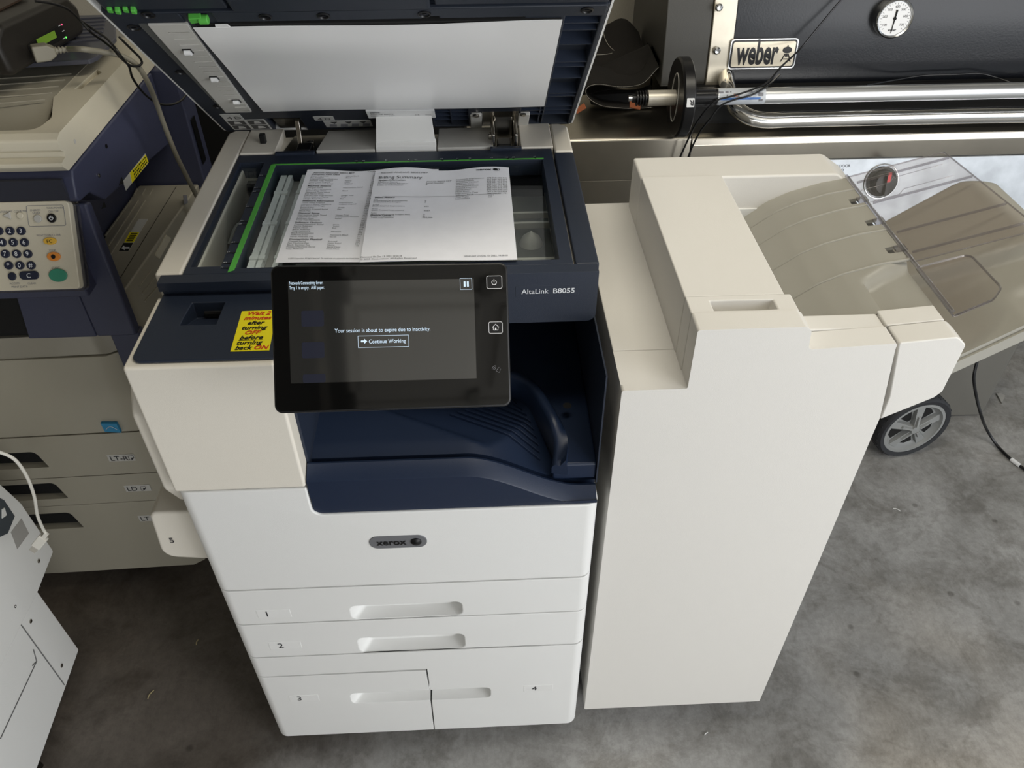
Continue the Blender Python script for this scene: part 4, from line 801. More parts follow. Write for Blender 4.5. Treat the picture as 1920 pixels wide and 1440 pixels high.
for i in range(3):
    (a, b), (c_, d_) = slots[i]; x0, zt = zx(a-80, b); x1, zb = zx(c_, d_); 
    cut = MB().prism(fillet([(x0-.3, zb), (x1, zb), (x1-.012, zt), (x0-.3, zt)], [0, .002, .014, 0]), 'xz', .38, .44)
    dr = front(zs_[i], zs_[i+1]+.002, 'drawer', BEI2, xr_t=xe[i], xr_b=xe[i+1], cuts=[cut], dz=.003); lab(dr, 'champagne paper drawer marked '+names[i])
    MB().prism([(x0-.3, zb+.001), (x1-.002, zb+.001), (x1-.014, zt-.001), (x0-.3, zt-.001)], 'xz', .432, .436).build('grip_recess', BLACKM, dr)
    px, py = ((200, 864), (232, 921), (258, 977))[i]; X_, Z_ = zx(px, py); yy = .42+wavy(X_+.03, .9)*.5-.0015
    fr2 = MB().box(X_, X_+.056, yy, yy+.006, Z_-.010, Z_+.010).build('size_window', LGREY, dr, bevel=.001)
    textobj('size_mark', [(names[i], X_+.006, Z_-.0065, dict(size=.019, sy=1))], fplane(yy-.0006), INK, dr); 
    q = X_+(.044 if i == 0 else .035); tm_ = MB(); tm_.tube([Vector((a_, yy-.0007, b_)) for a_, b_ in [(q, Z_-.006), (q+.005, Z_-.006), (q+.011, Z_), (q+.011, Z_+.006), (q, Z_+.006), (q, Z_-.006)]], .0005, 5); tm_.prism([(q+.005, Z_-.006), (q+.011, Z_), (q+.005, Z_)], 'xz', yy-.0012, yy-.0004); tm_.build('page_symbol', INK, dr)
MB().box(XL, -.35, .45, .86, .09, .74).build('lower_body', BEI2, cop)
X_, Z_ = zx(197, 812); es = MB().prism([(X_, Z_+.002), (X_+.031, Z_-.002), (X_+.030, Z_+.024), (X_-.001, Z_+.026)], 'xz', .4175+wavy(X_, .9)*.5-.004, .42+wavy(X_, .9)*.5).build('energy_label', mat('blue_label', (.02, .22, .42), .4), up_p); lab(es, 'small blue energy label')
g = MB(); g.tube([Vector((X_+.004+.023*i/8, .4125+wavy(X_, .9)*.5+.0, Z_+.008+.009*math.sin(i/8*math.pi))) for i in range(9)], .0005, 5); g.build('label_swirl', PRINTL, es)
for x in (-.85, -.42):
    for y in (.5, .8): c = MB(); c.lathe([(0, -.014), (.04, -.014), (.044, -.006), (.044, .006), (.04, .014), (0, .014)], frame((x, y, .0445), (0, 1, 0), (0, 0, 1)), 20); c.box(x-.01, x+.01, y-.02, y+.02, .05, .092); c.build('caster', BLACKM, cop)

# ================================================================ small white printer, near left
pr = thing('small_printer', 'white desktop printer on the floor in the lower left corner, seen from its side', 'printer', (-.75, .05, 0))
PX = -.487; PS = frame((PX, 0, 0), (0, 1, 0), (0, 0, 1))
def ps(px, py): return uv(px, py, PS)
c0 = ps(148, 1218); c1 = ps(75, 1100); c2 = ps(92, 1048); c3 = ps(30, 958); c4 = ps(-10, 900); YB = c0[0]
PW = mat('printer_side_plastic', (.70, .70, .68), .45, bump=.25, bscale=1200)
MB().prism(fillet([(-.42, .03), (YB-.26, .03), (YB, c0[1]), (YB-.004, c1[1]), (-.42, c1[1]+.02)], [0, 0, .002, .002, 0]), 'yz', -.95, PX).build('base_unit', PW, pr, bevel=.003)
MB().prism(fillet([(-.42, c1[1]+.022), (YB-.004, c1[1]+.002), (c2[0]+.02, c2[1]), (c3[0]+.02, c3[1]), (c4[0], c4[1]), (-.42, c4[1])], [0, .002, .006, .004, 0, 0]), 'yz', -.95, PX+.002).build('scanner_unit', PW, pr, bevel=.003)
g = MB(); F = PS
def groove(a, b, r=.0011): p, q = ps(*a), ps(*b); g.tube([F @ Vector((p[0], p[1], .0008)), F @ Vector((q[0], q[1], .0008))], r, 6)
for a, b in (((0, 1118), (120, 1284)), ((26, 1160), (0, 1215)), ((62, 1218), (68, 1240)), ((68, 1240), (0, 1385)), ((68, 1240), (60, 1248)), ((0, 1000), (28, 1042)), ((28, 1042), (75, 1100)), ((0, 1090), (22, 1060))): groove(a, b)
g.build('panel_seam', mat('seam_shadow', (.12, .12, .12), .8), pr)
for px, py in ((27, 1137), (57, 1165), (115, 1248), (70, 1052)):
    a = ps(px, py); s = MB(); s.lathe([(0, 0), (.0045, 0), (.0045, .001), (.003, .0018), (0, .0012)], F @ Matrix.Translation((a[0], a[1], .0025 if py < 1060 else .0005)), 14); s.build('screw', STEEL, pr)
q = [ps(*p) for p in ((18, 998), (30, 1030), (52, 1000), (38, 972))]; MB().prism(q, 'xy', .0018, .0026, F).build('rating_label', GREY, pr)
q = [ps(*p) for p in ((-10, 930), (-10, 1010), (12, 1000), (25, 968), (5, 938))]; w_ = MB().prism(q, 'xy', .0018, .0030, F).build('connector_recess', mat('port_dark', (.05, .06, .07), .5), pr)
q = [ps(*p) for p in ((0, 955), (0, 972), (8, 966), (4, 952))]; MB().prism(q, 'xy', .003, .005, F).build('connector', PW, w_)
MB().prism([(YB-.25, .0), (YB-.235, .0), (YB-.235, .04), (YB-.25, .04)], 'yz', -.93, PX-.006).box(-.9, -.55, -.3, -.28, 0, .035).build('foot', DSTEEL, pr)

# usb cable
us = thing('usb_cable', 'white USB cable with its plug hanging beside the small white printer', 'cable', tuple(V(72, 1010, 'y', .17)))
WC = mat('white_cable', (.68, .66, .6), .45)
pts = [V(px, py, 'y', y) for px, py, y in ((-30, 838, .10), (0, 848, .12), (28, 862, .13), (50, 893, .14), (64, 930, .15), (70, 965, .16), (80, 990, .17), (86, 1000, .17))]
MB().tube(smooth_path(pts, 8), .0027, 10).build('cable', WC, us)
a = V(88, 1000, 'y', .17); b = V(70, 1022, 'y', .165); d = (b-a).normalized(); UF = frame(a, d, Vector((1, 0, .3)).cross(d).cross(d))
u = MB().box(0, .014, -.004, .004, -.003, .003, UF).build('strain_relief', WC, us, bevel=.001)
MB().box(.012, .042, -.0085, .0085, -.0045, .0045, UF).build('usb_plug', WC, us, bevel=.0015)
MB().box(.042, .056, -.006, .006, -.0023, .0023, UF).build('usb_tip', STEEL, us)

# ================================================================ black meter box with display on the left copier
dv = thing('black_display_device', 'rounded black box with a green display lying on the older copier', 'electronic device', (-.45, .7, 1.2))
b0 = V(26, 146, 'z', 1.205); b1 = V(163, 62, 'z', 1.205); DX = (b1-b0).normalized(); DF = frame(b0, DX, (0, 0, 1)); L_ = (b1-b0).length
# device frame: u along the front face, v up, n outwards (toward the open copier)
body = MB().prism(fillet([(0, 0), (L_, 0), (L_+.004, .045), (L_-.02, .072), (.02, .078), (-.006, .06)], [.014, .014, .02, .02, .02, .02], 8), 'xy', -.36, 0, DF).build('housing', mat('device_black', (.018, .016, .014), .32, bump=.15), dv, bevel=.010, segs=4, angle=50)
def dp(px, py): return uv(px, py, DF)
a = dp(52, 92); b = dp(118, 45)
MB().prism(fillet([dp(50, 84), dp(60, 104), dp(126, 68), dp(112, 44)], .006), 'xy', 0, .0015, DF).build('display_panel', BLACK, dv, bevel=.0005)
MB().prism([dp(66, 74), dp(72, 88), dp(105, 70), dp(100, 57)], 'xy', .0015, .002, DF).build('green_display', mat('lcd_green', (.12, .22, .03), .3, emit=(.16, .30, .02), es=.25), dv)
for px, py, c in ((114, 46, (.5, .05, .12)), (122, 70, (.1, .9, .1))):
    q = dp(px, py); s = MB(); s.lathe([(0, 0), (.0014, 0), (.0014, .001), (0, .001)], DF @ Matrix.Translation((q[0], q[1], .0015)), 10); s.build('status_light', mat('led', c, .3, emit=c, es=2.0), dv)
tk = MB()
for px, py in ((110, 48), (117, 58), (118, 72)): q = dp(px, py); tk.box(q[0]-.003, q[0]+.003, q[1]-.0006, q[1]+.0006, .0015, .0019, DF)
tk.build('light_caption', PRINTL, dv)
tw = MB().box(.05, L_-.06, .0755, .079, -.20, -.05, DF); tw.build('top_label', mat('brown_label', (.05, .03, .02), .4), dv, bevel=.0005)
pc = thing('grey_power_cord', 'thick grey-beige cord and plug running from the black device down past the older copier', 'cable', tuple(b0.lerp(b1, .3)))
CG = mat('grey_cord', (.24, .225, .18), .42)
q = dp(52, 100); 
qo = DF @ Vector((q[0], q[1], .010)); EX = Vector((.82, .50, -.05)).normalized(); PG = frame(qo, EX, (0, 0, 1))
MB().prism(fillet([(-.001, -.013), (.022, -.013), (.034, -.006), (.034, .006), (.022, .013), (-.001, .013)], .003), 'xy', -.011, .011, PG).build('plug', CG, pc, bevel=.003, segs=3)
rg = MB()
for k in range(4): rg.lathe([(0, 0), (.0062-.0004*k, 0), (.0062-.0004*k, .003), (0, .003)], PG @ Matrix.Translation((.034+.0055*k, 0, 0)) @ Matrix.Rotation(math.pi/2, 4, 'Y'), 14)
rg.lathe([(0, 0), (.0042, 0), (.0038, .026), (0, .026)], PG @ Matrix.Translation((.032, 0, 0)) @ Matrix.Rotation(math.pi/2, 4, 'Y'), 14); rg.build('strain_relief', CG, pc)
pts = [PG @ Vector((.055, 0, 0))]+[V(px, py, 'y', y) for px, py, y in ((150, 92, .60), (190, 97, .62), (228, 105, .63), (256, 122, .64), (275, 150, .65), (292, 190, .68), (308, 235, .70), (330, 290, .72), (352, 335, .74), (372, 375, .76), (395, 430, .80))]
MB().tube(smooth_path(pts, 8), .0047, 12).build('cord', CG, pc)
bc = thing('black_cable', 'thin black cable looping over the older copier', 'cable', (-.2, .66, 1.2))
ps_ = [V(px, py, 'y', y) for px, py, y in ((66, 2, .60), (95, 6, .62), (125, 16, .64), (148, 36, .66), (170, 60, .66), (195, 78, .64), (212, 92, .62), (226, 108, .61), (243, 122, .62), (258, 124, .63), (266, 118, .64), (262, 108, .65), (248, 94, .66), (232, 78, .68), (224, 70, .70))]
p2_ = [V(px, py, 'y', y) for px, py, y in ((150, 38, .68), (175, 55, .66), (200, 72, .63), (216, 90, .60), (232, 112, .60), (242, 125, .62), (248, 145, .64), (262, 166, .66), (280, 184, .68), (300, 195, .70), (322, 196, .74), (340, 188, .80), (350, 176, .88))]
MB().tube(smooth_path(ps_, 7), .0021, 8).build('loop', BLACK, bc); MB().tube(smooth_path(p2_, 7), .0021, 8).build('loop', BLACK, bc)
# ================================================================ barbecue grill
gr = thing('gas_grill', 'large black and stainless steel gas barbecue behind the finisher', 'grill', (1.5, 1.2, 0))
SS = mat('brushed_steel', (.46, .43, .37), .30, 1, var=.12, vscale=9); SSB = mat('bright_steel', (.72, .73, .74), .24, 1, var=.25, vscale=14)
ENA = mat('black_enamel', (.008, .009, .012), .26, bump=.15, bscale=240, spec=.35); CAPM = mat('end_cap_grey', (.055, .053, .047), .5, bump=.15)
PSIL = mat('front_steel', (.40, .42, .44), .42, .7, var=.2, vscale=22)
YG = .957; YL = 1.08
def gx(px, py, y): return V(px, py, 'y', y).x
# side shelf and cook box front
sh = MB().prism(fillet([(YG, .80), (YG, .90), (YG+.006, .905), (1.42, .905), (1.42, .885), (YG+.02, .885), (YG+.02, .80)], [.002, .006, .004, 0, 0, 0, .004]), 'yz', .55, .948).build('side_shelf', SS, gr, bevel=.0015); lab(sh, 'stainless steel side shelf')
MB().box(.55, .948, YG+.001, YG+.01, .733, .80).build('shelf_fascia', SS, gr, bevel=.0015)
MB().prism(fillet([(YG, .842), (YG-.004, .886), (YG+.002, .901), (YG+.02, .905), (1.04, .905), (1.04, .87), (YG+.03, .87), (YG+.03, .842)], [.004, .008, .006, .004, 0, 0, 0, 0]), 'yz', .950, 2.3).build('cook_box_rim', SS, gr, bevel=.001)
cpn = MB().prism([(YG-.002, .8415), (YG-.05, .64), (YG-.02, .62), (YG+.03, .8415)], 'yz', .95, 2.3).build('control_panel', PSIL, gr, bevel=.002); lab(cpn, 'silver control panel with burner knob')
CPF = frame((0, YG-.002, .8415), (1, 0, 0), (0, .05, .2015))
k0 = uv(1652, 340, CPF); kb = MB(); kb.lathe([(0, 0), (.036, 0), (.036, .004), (.030, .006), (.028, .022), (.024, .026), (0, .027)], CPF @ Matrix.Translation((k0[0], k0[1], 0)), 36); kb.box(k0[0]-.004, k0[0]+.004, k0[1]-.026, k0[1]+.026, .02, .036, CPF); kb = kb.build('burner_knob', BLACK, gr, angle=35)
MB().box(k0[0]-.004, k0[0]+.004, k0[1]+.006, k0[1]+.029, .036, .037, CPF).build('red_pointer', mat('pointer_red', (.6, .03, .04), .4), kb)
rg = MB(); rg.tube([CPF @ Vector((k0[0]+.041*math.cos(t), k0[1]+.041*math.sin(t), .001)) for t in [i*math.pi/16 for i in range(33)]], .0016, 6); rg.build('knob_ring', SSB, kb)
t0 = uv(1562, 314, CPF); textobj('panel_lettering', [('LEFT DOOR', t0[0]-.006, t0[1], dict(size=.009)), ('LOAD', t0[0]+.004, t0[1]-.010, dict(size=.009))], CPF, INK, gr)
# lid
prof = [(YL, .974), (YL-.004, .99), (YL+.002, 1.04), (YL+.016, 1.13), (YL+.045, 1.22), (YL+.10, 1.31), (YL+.18, 1.36), (YL+.32, 1.38), (YL+.42, 1.34), (YL+.42, .974)]
pl_ = smooth_path([(p[0], p[1], 0) for p in prof[:-1]], 5); PR = [(p.x, p.y) for p in pl_]+[prof[-1]]
lidg = MB().prism(PR, 'yz', 1.046, 2.25).build('lid', ENA, gr, bevel=.003, angle=50); lab(lidg, 'black enamel barbecue lid')
def grow(P, d): c = (YL+.2, 1.1); return [(c[0]+(y-c[0])*(1+d), c[1]+(z-c[1])*(1+d*.8)) for y, z in P]
MB().prism(grow(PR, .012), 'yz', .994, 1.047).build('lid_trim_strip', mat('trim_strip', (.62, .57, .47), .38, .7, var=.05, vscale=40), gr, bevel=.002, angle=50)
MB().prism(grow(PR, -.01), 'yz', .888, .993).build('lid_end_cap', CAPM, gr, bevel=.006, angle=50)
LFc = frame((0, YL-.003, 1.0), (1, 0, 0), (0, .10, .99))
def lg(px, py): return uv(px, py, LFc)
for px, py in ((1347, 13), (1343, 94)):
    a = lg(px, py); s = MB(); s.lathe([(0, 0), (.0085, 0), (.0085, .003), (.005, .006), (0, .005)], LFc @ Matrix.Translation((a[0], a[1], .004)), 20); s.build('screw', SSB, gr)
# name plate
A = lg(1370, 72); B = lg(1487, 127); x0, x1, y0, y1 = A[0], B[0], B[1], A[1]
npl = MB().prism(fillet(rect(x0, x1, y0, y1), .009, 5), 'xy', -.006, .007, LFc).build('name_plate', SSB, gr, bevel=.001)
MB().prism(fillet(rect(x0+.003, x1-.003, y0+.003, y1-.003), .007, 5), 'xy', .007, .0076, LFc).build('plate_border', BLACK, npl)
MB().prism(fillet(rect(x0+.0065, x1-.0065, y0+.0065, y1-.0065), .005, 5), 'xy', .0076, .0082, LFc).build('plate_field', mat('plate_brushed', (.62, .56, .44), .35, .6), npl)
wd = (x1-x0); textobj('lettering', [('weber', x0+wd*.10, y0+(y1-y0)*.19, dict(width=wd*.62, size=.074, bold=.03))], LFc, BLACK, npl, lift=.0088)
kx = x0+wd*.845; ky = (y0+y1)/2; s_ = (y1-y0)
kt = MB(); kt.prism([(kx+s_*.16*math.cos(a), ky+s_*.12+s_*.105*math.sin(a)) for a in [i*math.pi/12 for i in range(24)]], 'xy', .0084, .0092, LFc); kt.box(kx-s_*.02, kx+s_*.02, ky+s_*.21, ky+s_*.27, .0084, .0092, LFc)
kt.prism([(kx-s_*.03, ky+.0), (kx+s_*.03, ky), (kx+s_*.05, ky-s_*.1), (kx-s_*.05, ky-s_*.1)], 'xy', .0084, .0092, LFc)
for sx in (-1, 1): kt.tube([LFc @ Vector((kx+sx*s_*.05, ky, .0088)), LFc @ Vector((kx+sx*s_*.17, ky-s_*.26, .0088))], .0012, 5)
kt.tube([LFc @ Vector((kx-s_*.12, ky-s_*.17, .0088)), LFc @ Vector((kx+s_*.12, ky-s_*.17, .0088))], .0012, 5); kt.build('kettle_emblem', BLACK, npl)
# thermometer
c = lg(1672, 32); r = .5*(lg(1707, 32)[0]-lg(1638, 32)[0]); TFm = LFc @ Matrix.Translation((c[0], c[1], 0))
th = MB(); th.lathe([(0, -.01), (r*.96, -.01), (r, .012), (r*.99, .017), (r*.93, .020), (r*.86, .018), (r*.84, .0145), (0, .0145)], TFm, 56); th = th.build('thermometer', SSB, gr, angle=35)
MB().lathe([(0, 0), (r*.83, 0), (r*.83, .0012), (0, .0012)], TFm @ Matrix.Translation((0, 0, .0145)), 48).build('dial_face', MATW, th)
tk = MB()
for i in range(25):
    a = math.radians(225-i*270/24); l = .10 if i % 2 == 0 else .06; tk.hexa([(r*(.78-l), -.0004, 0), (r*.78, -.0004, 0), (r*.78, .0004, 0), (r*(.78-l), .0004, 0), (r*(.78-l), -.0004, .0003), (r*.78, -.0004, .0003), (r*.78, .0004, .0003), (r*(.78-l), .0004, .0003)], TFm @ Matrix.Translation((0, 0, .0157)) @ Matrix.Rotation(a, 4, 'Z'))
tk.build('dial_ticks', INK, th)
textobj('dial_figures', [(s, r*.56*math.cos(math.radians(a)), r*.56*math.sin(math.radians(a))-.002, dict(size=.0075, align='c')) for s, a in (('100', 215), ('200', 170), ('300', 130), ('400', 90), ('500', 50), ('600', 10), ('700', -35))]+[('weber', 0, -r*.62, dict(size=.0075, align='c', bold=.02))], TFm @ Matrix.Translation((0, 0, .0157)), INK, th)
nd = MB(); nd.prism([(-.0022, .018), (.0022, .018), (.0012, -.006), (.0006, -.031), (-.0006, -.031), (-.0012, -.006)], 'xy', .0166, .0175, TFm @ Matrix.Rotation(-.05, 4, 'Z')); nd.lathe([(0, .0157), (.0035, .0157), (.0035, .018), (0, .018)], TFm, 14); nd.build('needle', BLACKM, th)
# lid handle
HY = .955; hz = V(1650, 220, 'y', HY).z; hx = gx(1385, 215, HY)
pts = [(hx-.005, YL, hz+.055), (hx-.012, YL-.05, hz+.045), (hx-.005, HY+.03, hz+.024), (hx+.02, HY+.008, hz+.008), (hx+.06, HY, hz), (hx+.12, HY, hz), (hx+.18, HY, hz), (hx+.26, HY, hz), (1.45, HY, hz), (1.6, HY, hz), (1.74, HY, hz), (1.80, HY+.01, hz+.005), (1.83, HY+.06, hz+.03), (1.83, YL, hz+.05)]
hd = MB(); hd.tube(smooth_path(pts, 10), .0185, 24); hd.build('lid_handle', mat('polished_steel', (.78, .77, .74), .14, 1), gr, angle=60)
MB().box(.96, 2.25, 1.03, 1.5, .70, .98).build('cook_box', BLACKM, gr)
MB().box(.96, 2.25, YL-.04, YL, .905, .976).build('cook_box_front', mat('firebox_dark', (.05, .048, .045), .45), gr)
ca = MB().box(.80, .83, 1.30, 1.34, .0, .90).box(.80, 2.3, 1.30, 1.32, .62, .70).box(2.27, 2.3, 1.30, 1.34, 0, .7).box(.80, .83, 1.50, 1.54, 0, .9).box(2.27, 2.3, 1.5, 1.54, 0, .9).box(.80, 2.3, 1.30, 1.54, .10, .13); ca.build('cart_frame', BLACK, gr)
MB().box(.62, .94, 1.0, 1.28, .60, .735).build('shelf_underside', BLACKM, gr)

# ================================================================ roller tube with black disc resting on the handle
tb_ = thing('aluminium_roller_tube', 'bright aluminium tube with a black disc end, lying across the barbecue handle', 'tube', (1.3, .93, .99))
TY = .925; A = V(1215, 176, 'y', TY); z0 = V(1600, 176, 'y', TY).z; RT_ = .0172
def tp(x): return Vector((x, TY, z0+(x-1.25)*-.0))
xa = gx(1215, 176, TY); xd = gx(1276, 180, TY); xs_ = gx(1340, 178, TY); xe_ = gx(1432, 178, TY)
MB().tube([tp(xs_), tp(2.1)], RT_, 32).build('tube', mat('aluminium', (.74, .75, .76), .32, .9), tb_)
sk = MB(); sk.tube([tp(xs_+.006), tp(xe_)], RT_+.0004, 32, caps=False); sk = sk.build('sticker', mat('sticker_silver', (.55, .58, .62), .35), tb_)
def cyl_patch(mb, x0, x1, a0, a1, rr): mb.grid([[(x, TY-math.cos(a0+(a1-a0)*k/6)*rr, z0+math.sin(a0+(a1-a0)*k/6)*rr) for k in range(7)] for x in (x0, x1)])
bp_ = MB(); cyl_patch(bp_, xs_+.008, xe_-.012, -.05, .22, RT_+.0007); bp_.build('blue_band', mat('sticker_blue', (.05, .16, .45), .4), sk)
bp_ = MB(); w3 = xe_-xs_
for fx, a0, a1, wx in ((.04, .75, 1.0, .10), (.18, .8, 1.05, .06), (.27, .85, 1.0, .03), (.60, .8, 1.0, .12), (.84, .35, .75, .10), (.86, -.3, 0, .08), (.20, .35, .6, .03), (.34, .30, .7, .12)): cyl_patch(bp_, xs_+w3*fx, xs_+w3*(fx+wx), a0, a1, RT_+.0009)
bp_.build('sticker_print', INKG, sk); rp_ = MB(); cyl_patch(rp_, xs_+w3*.345, xs_+w3*.42, .38, .62, RT_+.0012); rp_.build('sticker_hand', mat('sticker_orange', (.6, .2, .1), .5), sk)
MB().tube([tp(xa+.0), tp(xd)], .0165, 28).build('end_sleeve', mat('sleeve_steel', (.66, .62, .54), .4, .5), tb_)
dz = z0; e = MB()
DFm = frame(tp(xd+.0), Vector((0, 1, 0)), Vector((0, .05, 1)))   # normal towards +X
e.lathe([(.0, -.012), (.080, -.012), (.0835, -.008), (.0835, .012), (.080, .0145), (.0, .0145)], DFm, 64); e = e.build('disc', BLACK, tb_, bevel=.001)
r_1 = MB(); r_1.tube([DFm @ Vector((.030*math.cos(t), .052*math.sin(t), -.0125)) for t in [i*math.pi/16 for i in range(33)]], .0014, 6); r_1.build('disc_ring', LGREY, e)
qx = xd+.0; rt = frame(tp(xd-.004)+Vector((0, -.0842*math.cos(.25), .0842*math.sin(.25)*1)), Vector((1, 0, 0)), Vector((0, math.sin(.25), math.cos(.25)))); MB().prism(fillet(rect(-.002, .014, -.009, .009), .0015), 'xy', 0, .0006, rt).build('letter_label', MATW, e)
textobj('letter', [('R', -.0065, -.005, dict(size=.015, bold=.03))], rt @ Matrix.Translation((.006, 0, 0)) @ Matrix.Rotation(math.pi, 4, 'Z'), INK, e, lift=.001)
g = MB(); g.tube([tp(xd), tp(xs_+.004)], .0185, 20)
for k in range(10): a = k*math.pi/5; g.box(xd+.004, xs_-.001, TY+.0185*math.cos(a)-.0015, TY+.0185*math.cos(a)+.0015, z0+.0185*math.sin(a)-.0015, z0+.0185*math.sin(a)+.0015)
g.build('collar', BLACK, tb_); cp = MB()
for k in range(4): cp.lathe([(.010, 0), (.016, 0), (.016, .0025), (.010, .0025), (.010, 0)], frame(tp(xa-.007-.006*k), (0, 1, 0), (0, 0, 1)), 20)
cp.tube([tp(xa-.034), tp(xa)], .009, 14); cp.build('end_spring', BLACK, tb_); MB().tube([tp(xa-.042), tp(xa-.033)], .006, 12).build('end_pin', SSB, tb_)

# ================================================================ folded black cover on the side shelf
bag = thing('folded_leather_apron', 'folded black suede-like apron heaped on the steel side shelf', 'apron', (.82, 1.15, .905))
SU = mat('black_suede', (.013, .011, .009), .9, bump=.5, bscale=500, var=.3, vscale=12)
def sheet_pts(grid_px, th, name, m, par):
    rows = [[V(px, py, 'y', y) for px, py, y in r] for r in grid_px]
    # refine with Catmull-Rom both ways
    rows = [smooth_path(r, 5) for r in rows]; cols = list(zip(*rows)); cols = [smooth_path(list(c), 5) for c in cols]; rows = list(zip(*cols))
    return MB().sheet([[Vector(p) for p in r] for r in rows], th).build(name, m, par, angle=60)
sheet_pts([[(1110, 55, 1.36), (1140, 46, 1.37), (1174, 36, 1.37), (1215, 82, 1.34)], [(1095, 95, 1.30), (1135, 92, 1.30), (1180, 85, 1.29), (1222, 92, 1.29)], [(1085, 140, 1.22), (1130, 135, 1.22), (1185, 120, 1.23), (1232, 95, 1.25)], [(1082, 172, 1.15), (1130, 168, 1.15), (1185, 158, 1.16), (1262, 105, 1.2)]], (0, .015, -.004), 'back_fold', SU, bag)
sheet_pts([[(1085, 150, 1.22), (1140, 118, 1.22), (1200, 90, 1.23), (1228, 80, 1.25), (1268, 100, 1.23)], [(1088, 165, 1.17), (1140, 140, 1.17), (1200, 115, 1.17), (1240, 98, 1.19), (1275, 112, 1.19)], [(1092, 178, 1.13), (1140, 168, 1.13), (1200, 158, 1.13), (1240, 130, 1.15), (1278, 130, 1.16)]], (0, .012, -.006), 'middle_fold', SU, bag)
lp = [(1262, 118, 1.10), (1235, 128, 1.10), (1205, 158, 1.09), (1165, 165, 1.09), (1125, 160, 1.09), (1104, 164, 1.09), (1098, 175, 1.09), (1106, 188, 1.10), (1128, 200, 1.11), (1160, 204, 1.11), (1200, 205, 1.12), (1250, 200, 1.12)]
P_ = smooth_path([V(*q[:2], 'y', q[2]) for q in lp], 6); fl_ = MB().sheet([P_, [p+Vector((0, .04, .0)) for p in P_], [p+Vector((0, .10, .004)) for p in P_]], (0, .002, .006)).build('front_loop', SU, bag, angle=60)
MB().sheet([smooth_path([V(1108, 178, 'y', 1.15), V(1150, 176, 'y', 1.15), V(1200, 172, 'y', 1.15), V(1260, 150, 'y', 1.15)], 6), smooth_path([V(1108, 196, 'y', 1.14), V(1150, 202, 'y', 1.14), V(1200, 204, 'y', 1.14), V(1260, 200, 'y', 1.14)], 6)], (0, .02, 0)).build('inner_fold', BLACKM, bag)
sm_ = MB()
for k in range(0, len(P_)-1, 1):
    a = P_[k]+Vector((0, -.001, .003)); b = P_[k+1]+Vector((0, -.001, .003)); 
    for s0 in (0, .35, .7): sm_.tube([a.lerp(b, s0), a.lerp(b, s0+.2)], .0006, 4)
sm_.build('stitching', mat('thread', (.45, .43, .38), .7), bag)
s2 = MB(); s2.tube(smooth_path([V(px, py, 'y', y-.006) for px, py, y in ((1129, 53, 1.355), (1136, 76, 1.32), (1146, 90, 1.30), (1158, 97, 1.29), (1172, 94, 1.29))], 5), .0006, 5); s2.tube(smooth_path([V(px, py, 'y', y-.006) for px, py, y in ((1108, 103, 1.29), (1135, 102, 1.285), (1158, 97, 1.29))], 5), .0006, 5); s2.build('stitching', mat('thread_light', (.5, .48, .42), .7), bag)
for o_ in list(bag.children):
    g_ = ORG[o_.name]
    for v in o_.data.vertices: v.co.z = max(v.co.z, .909-g_.z); v.co.x = min(v.co.x, .884-g_.x+max(0, (1.05-(v.co.y+g_.y)))*.3)
TAN = mat('tan_leather', (.33, .10, .04), .5)
for (pa, pb, y, wv) in (((1080, 210), (1098, 199), .99, .007), ((1180, 196), (1200, 200), 1.06, .010)):
    a = V(*pa, 'y', y); b = V(*pb, 'y', y); a.z = max(a.z, .912); b.z = max(b.z, .914); M_ = frame(a, b-a, (0, 1, .6)); MB().box(0, (b-a).length, -wv, wv, 0, .004, M_).build('leather_tab', TAN, bag, bevel=.001)

# ================================================================ loose cables at right
def cable(name, label, pts, r, m, extra=None):
    P = [V(*q) for q in pts]; o = tag(MB().tube(smooth_path(P, 8), r, 8).build(name, m, None, loc=P[len(P)//2]), label, 'cable'); return o
cable('black_cable', 'thin black cable hanging diagonally across the barbecue lid and name plate', [(1605, -30, 'y', 1.09), (1570, 8, 'y', 1.075), (1535, 50, 'y', 1.058), (1500, 92, 'y', 1.04), (1465, 125, 'y', .99), (1438, 155, 'y', .93), (1405, 170, 'y', .902), (1370, 181, 'y', .899), (1345, 188, 'y', .90), (1325, 205, 'y', .90), (1305, 232, 'y', .91), (1290, 262, 'y', .92), (1273, 300, 'y', .93), (1262, 330, 'y', .94)], .0021, BLACK)
cable('black_cable', 'second black cable dropping from the tube sticker to the shelf corner', [(1462, 140, 'y', 1.03), (1440, 160, 'y', .93), (1410, 178, 'y', .90), (1380, 186, 'y', .899), (1352, 198, 'y', .899), (1332, 222, 'y', .90), (1312, 248, 'y', .915), (1296, 280, 'y', .925), (1285, 310, 'y', .935), (1278, 335, 'y', .94)], .0021, BLACK)
cable('black_cable', 'thin black cable arching along the foot of the barbecue lid, upper right', [(1625, 160, 'y', .98), (1680, 150, 'y', 1.04), (1730, 142, 'y', 1.055), (1790, 140, 'y', 1.055), (1835, 138, 'y', 1.055), (1870, 146, 'y', 1.05), (1900, 156, 'y', 1.03), (1930, 164, 'y', 1.02)], .0021, BLACK)
fc = thing('power_cord', 'black power cord with a white tag running down to the concrete floor at right', 'cable', (1.9, .8, 0))
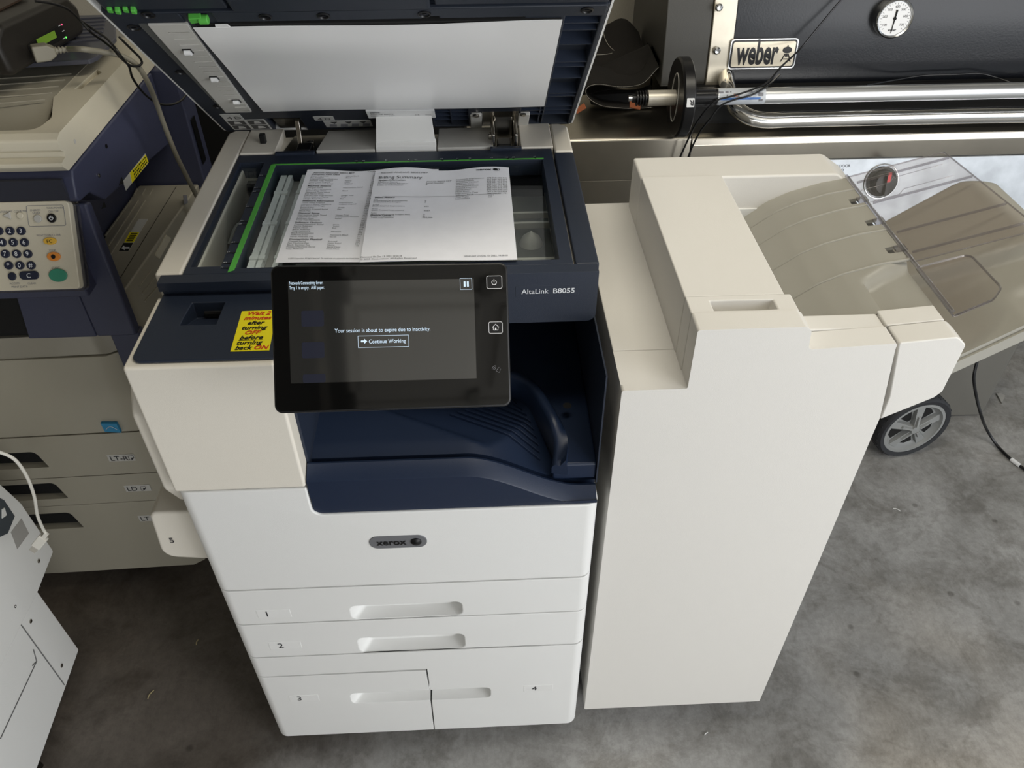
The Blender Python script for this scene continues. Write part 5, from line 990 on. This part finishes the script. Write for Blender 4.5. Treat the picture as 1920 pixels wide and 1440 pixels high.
P = [V(1834, 672, 'y', .85), V(1829, 690, 'y', .84), V(1826, 712, 'y', .83), V(1831, 745, 'y', .82), V(1840, 780, 'y', .80), V(1850, 805, 'z', .05), V(1868, 833, 'z', .01), V(1890, 856, 'z', .006), V(1908, 870, 'z', .006), V(1935, 890, 'z', .006)]
MB().tube(smooth_path(P, 8), .0042, 10).build('cord', BLACK, fc); a = V(1896, 861, 'z', .0065); b = V(1912, 873, 'z', .0065); MB().tube([a, b], .006, 12).build('white_tag', MATW, fc)

tag(MB().box(-.42, .42, 1.22, 1.6, .002, V(345, 193, 'y', 1.22).z).build('dark_gap_box', BLACKM, None, bevel=.004, loc=(0, 1.4, 0)), 'plain black box added to darken the gap behind the two copiers', 'cabinet')  # added black box, stands in for the darkness of the gap
# ================================================================ bits on the floor
rnd = random.Random(5)
DB = mat('dry_leaf', (.36, .30, .16), .8); WB = mat('white_scrap', (.7, .7, .68), .8)
for name, label, px, py, ang, ln, m in (('wood_splinter', 'small pale curled splinter on the dark floor left of the copier', 283, 1302, 1.2, .022, DB), ('wood_chip', 'tiny pale chip on the dark floor beside the lower left of the copier', 370, 1204, 1.5, .014, DB), ('paper_scrap', 'tiny white scrap on the concrete right of the finisher', 1682, 956, -.6, .02, WB), ('paper_scrap', 'tiny white crumb on the concrete below the finisher', 1324, 1376, .6, .010, WB)):
    p = V(px, py, 'z', .002); d = Vector((math.cos(ang), math.sin(ang), 0)); n = Vector((-d.y, d.x, 0))
    tag(MB().tube(smooth_path([p-d*ln*.5, p-d*ln*.15+n*ln*.1+Vector((0, 0, .001)), p+d*ln*.2+n*ln*.06+Vector((0, 0, .001)), p+d*ln*.5], 4), [.0012]*12+[.0008], 6).build(name, m, None, loc=p), label, 'debris')
cf_ = tag(MB().hexa([V(1868, 739, 'z', .001), V(1878, 757, 'z', .001), V(1884, 743, 'z', .001), V(1876, 738, 'z', .001)]+[q+Vector((0, 0, .003)) for q in (V(1868, 739, 'z', .001), V(1878, 757, 'z', .001), V(1884, 743, 'z', .001), V(1876, 738, 'z', .001))]).build('dark_scrap', GREY, None, loc=V(1875, 745, 'z', 0)), 'small dark square scrap on the concrete beside the power cord', 'debris')
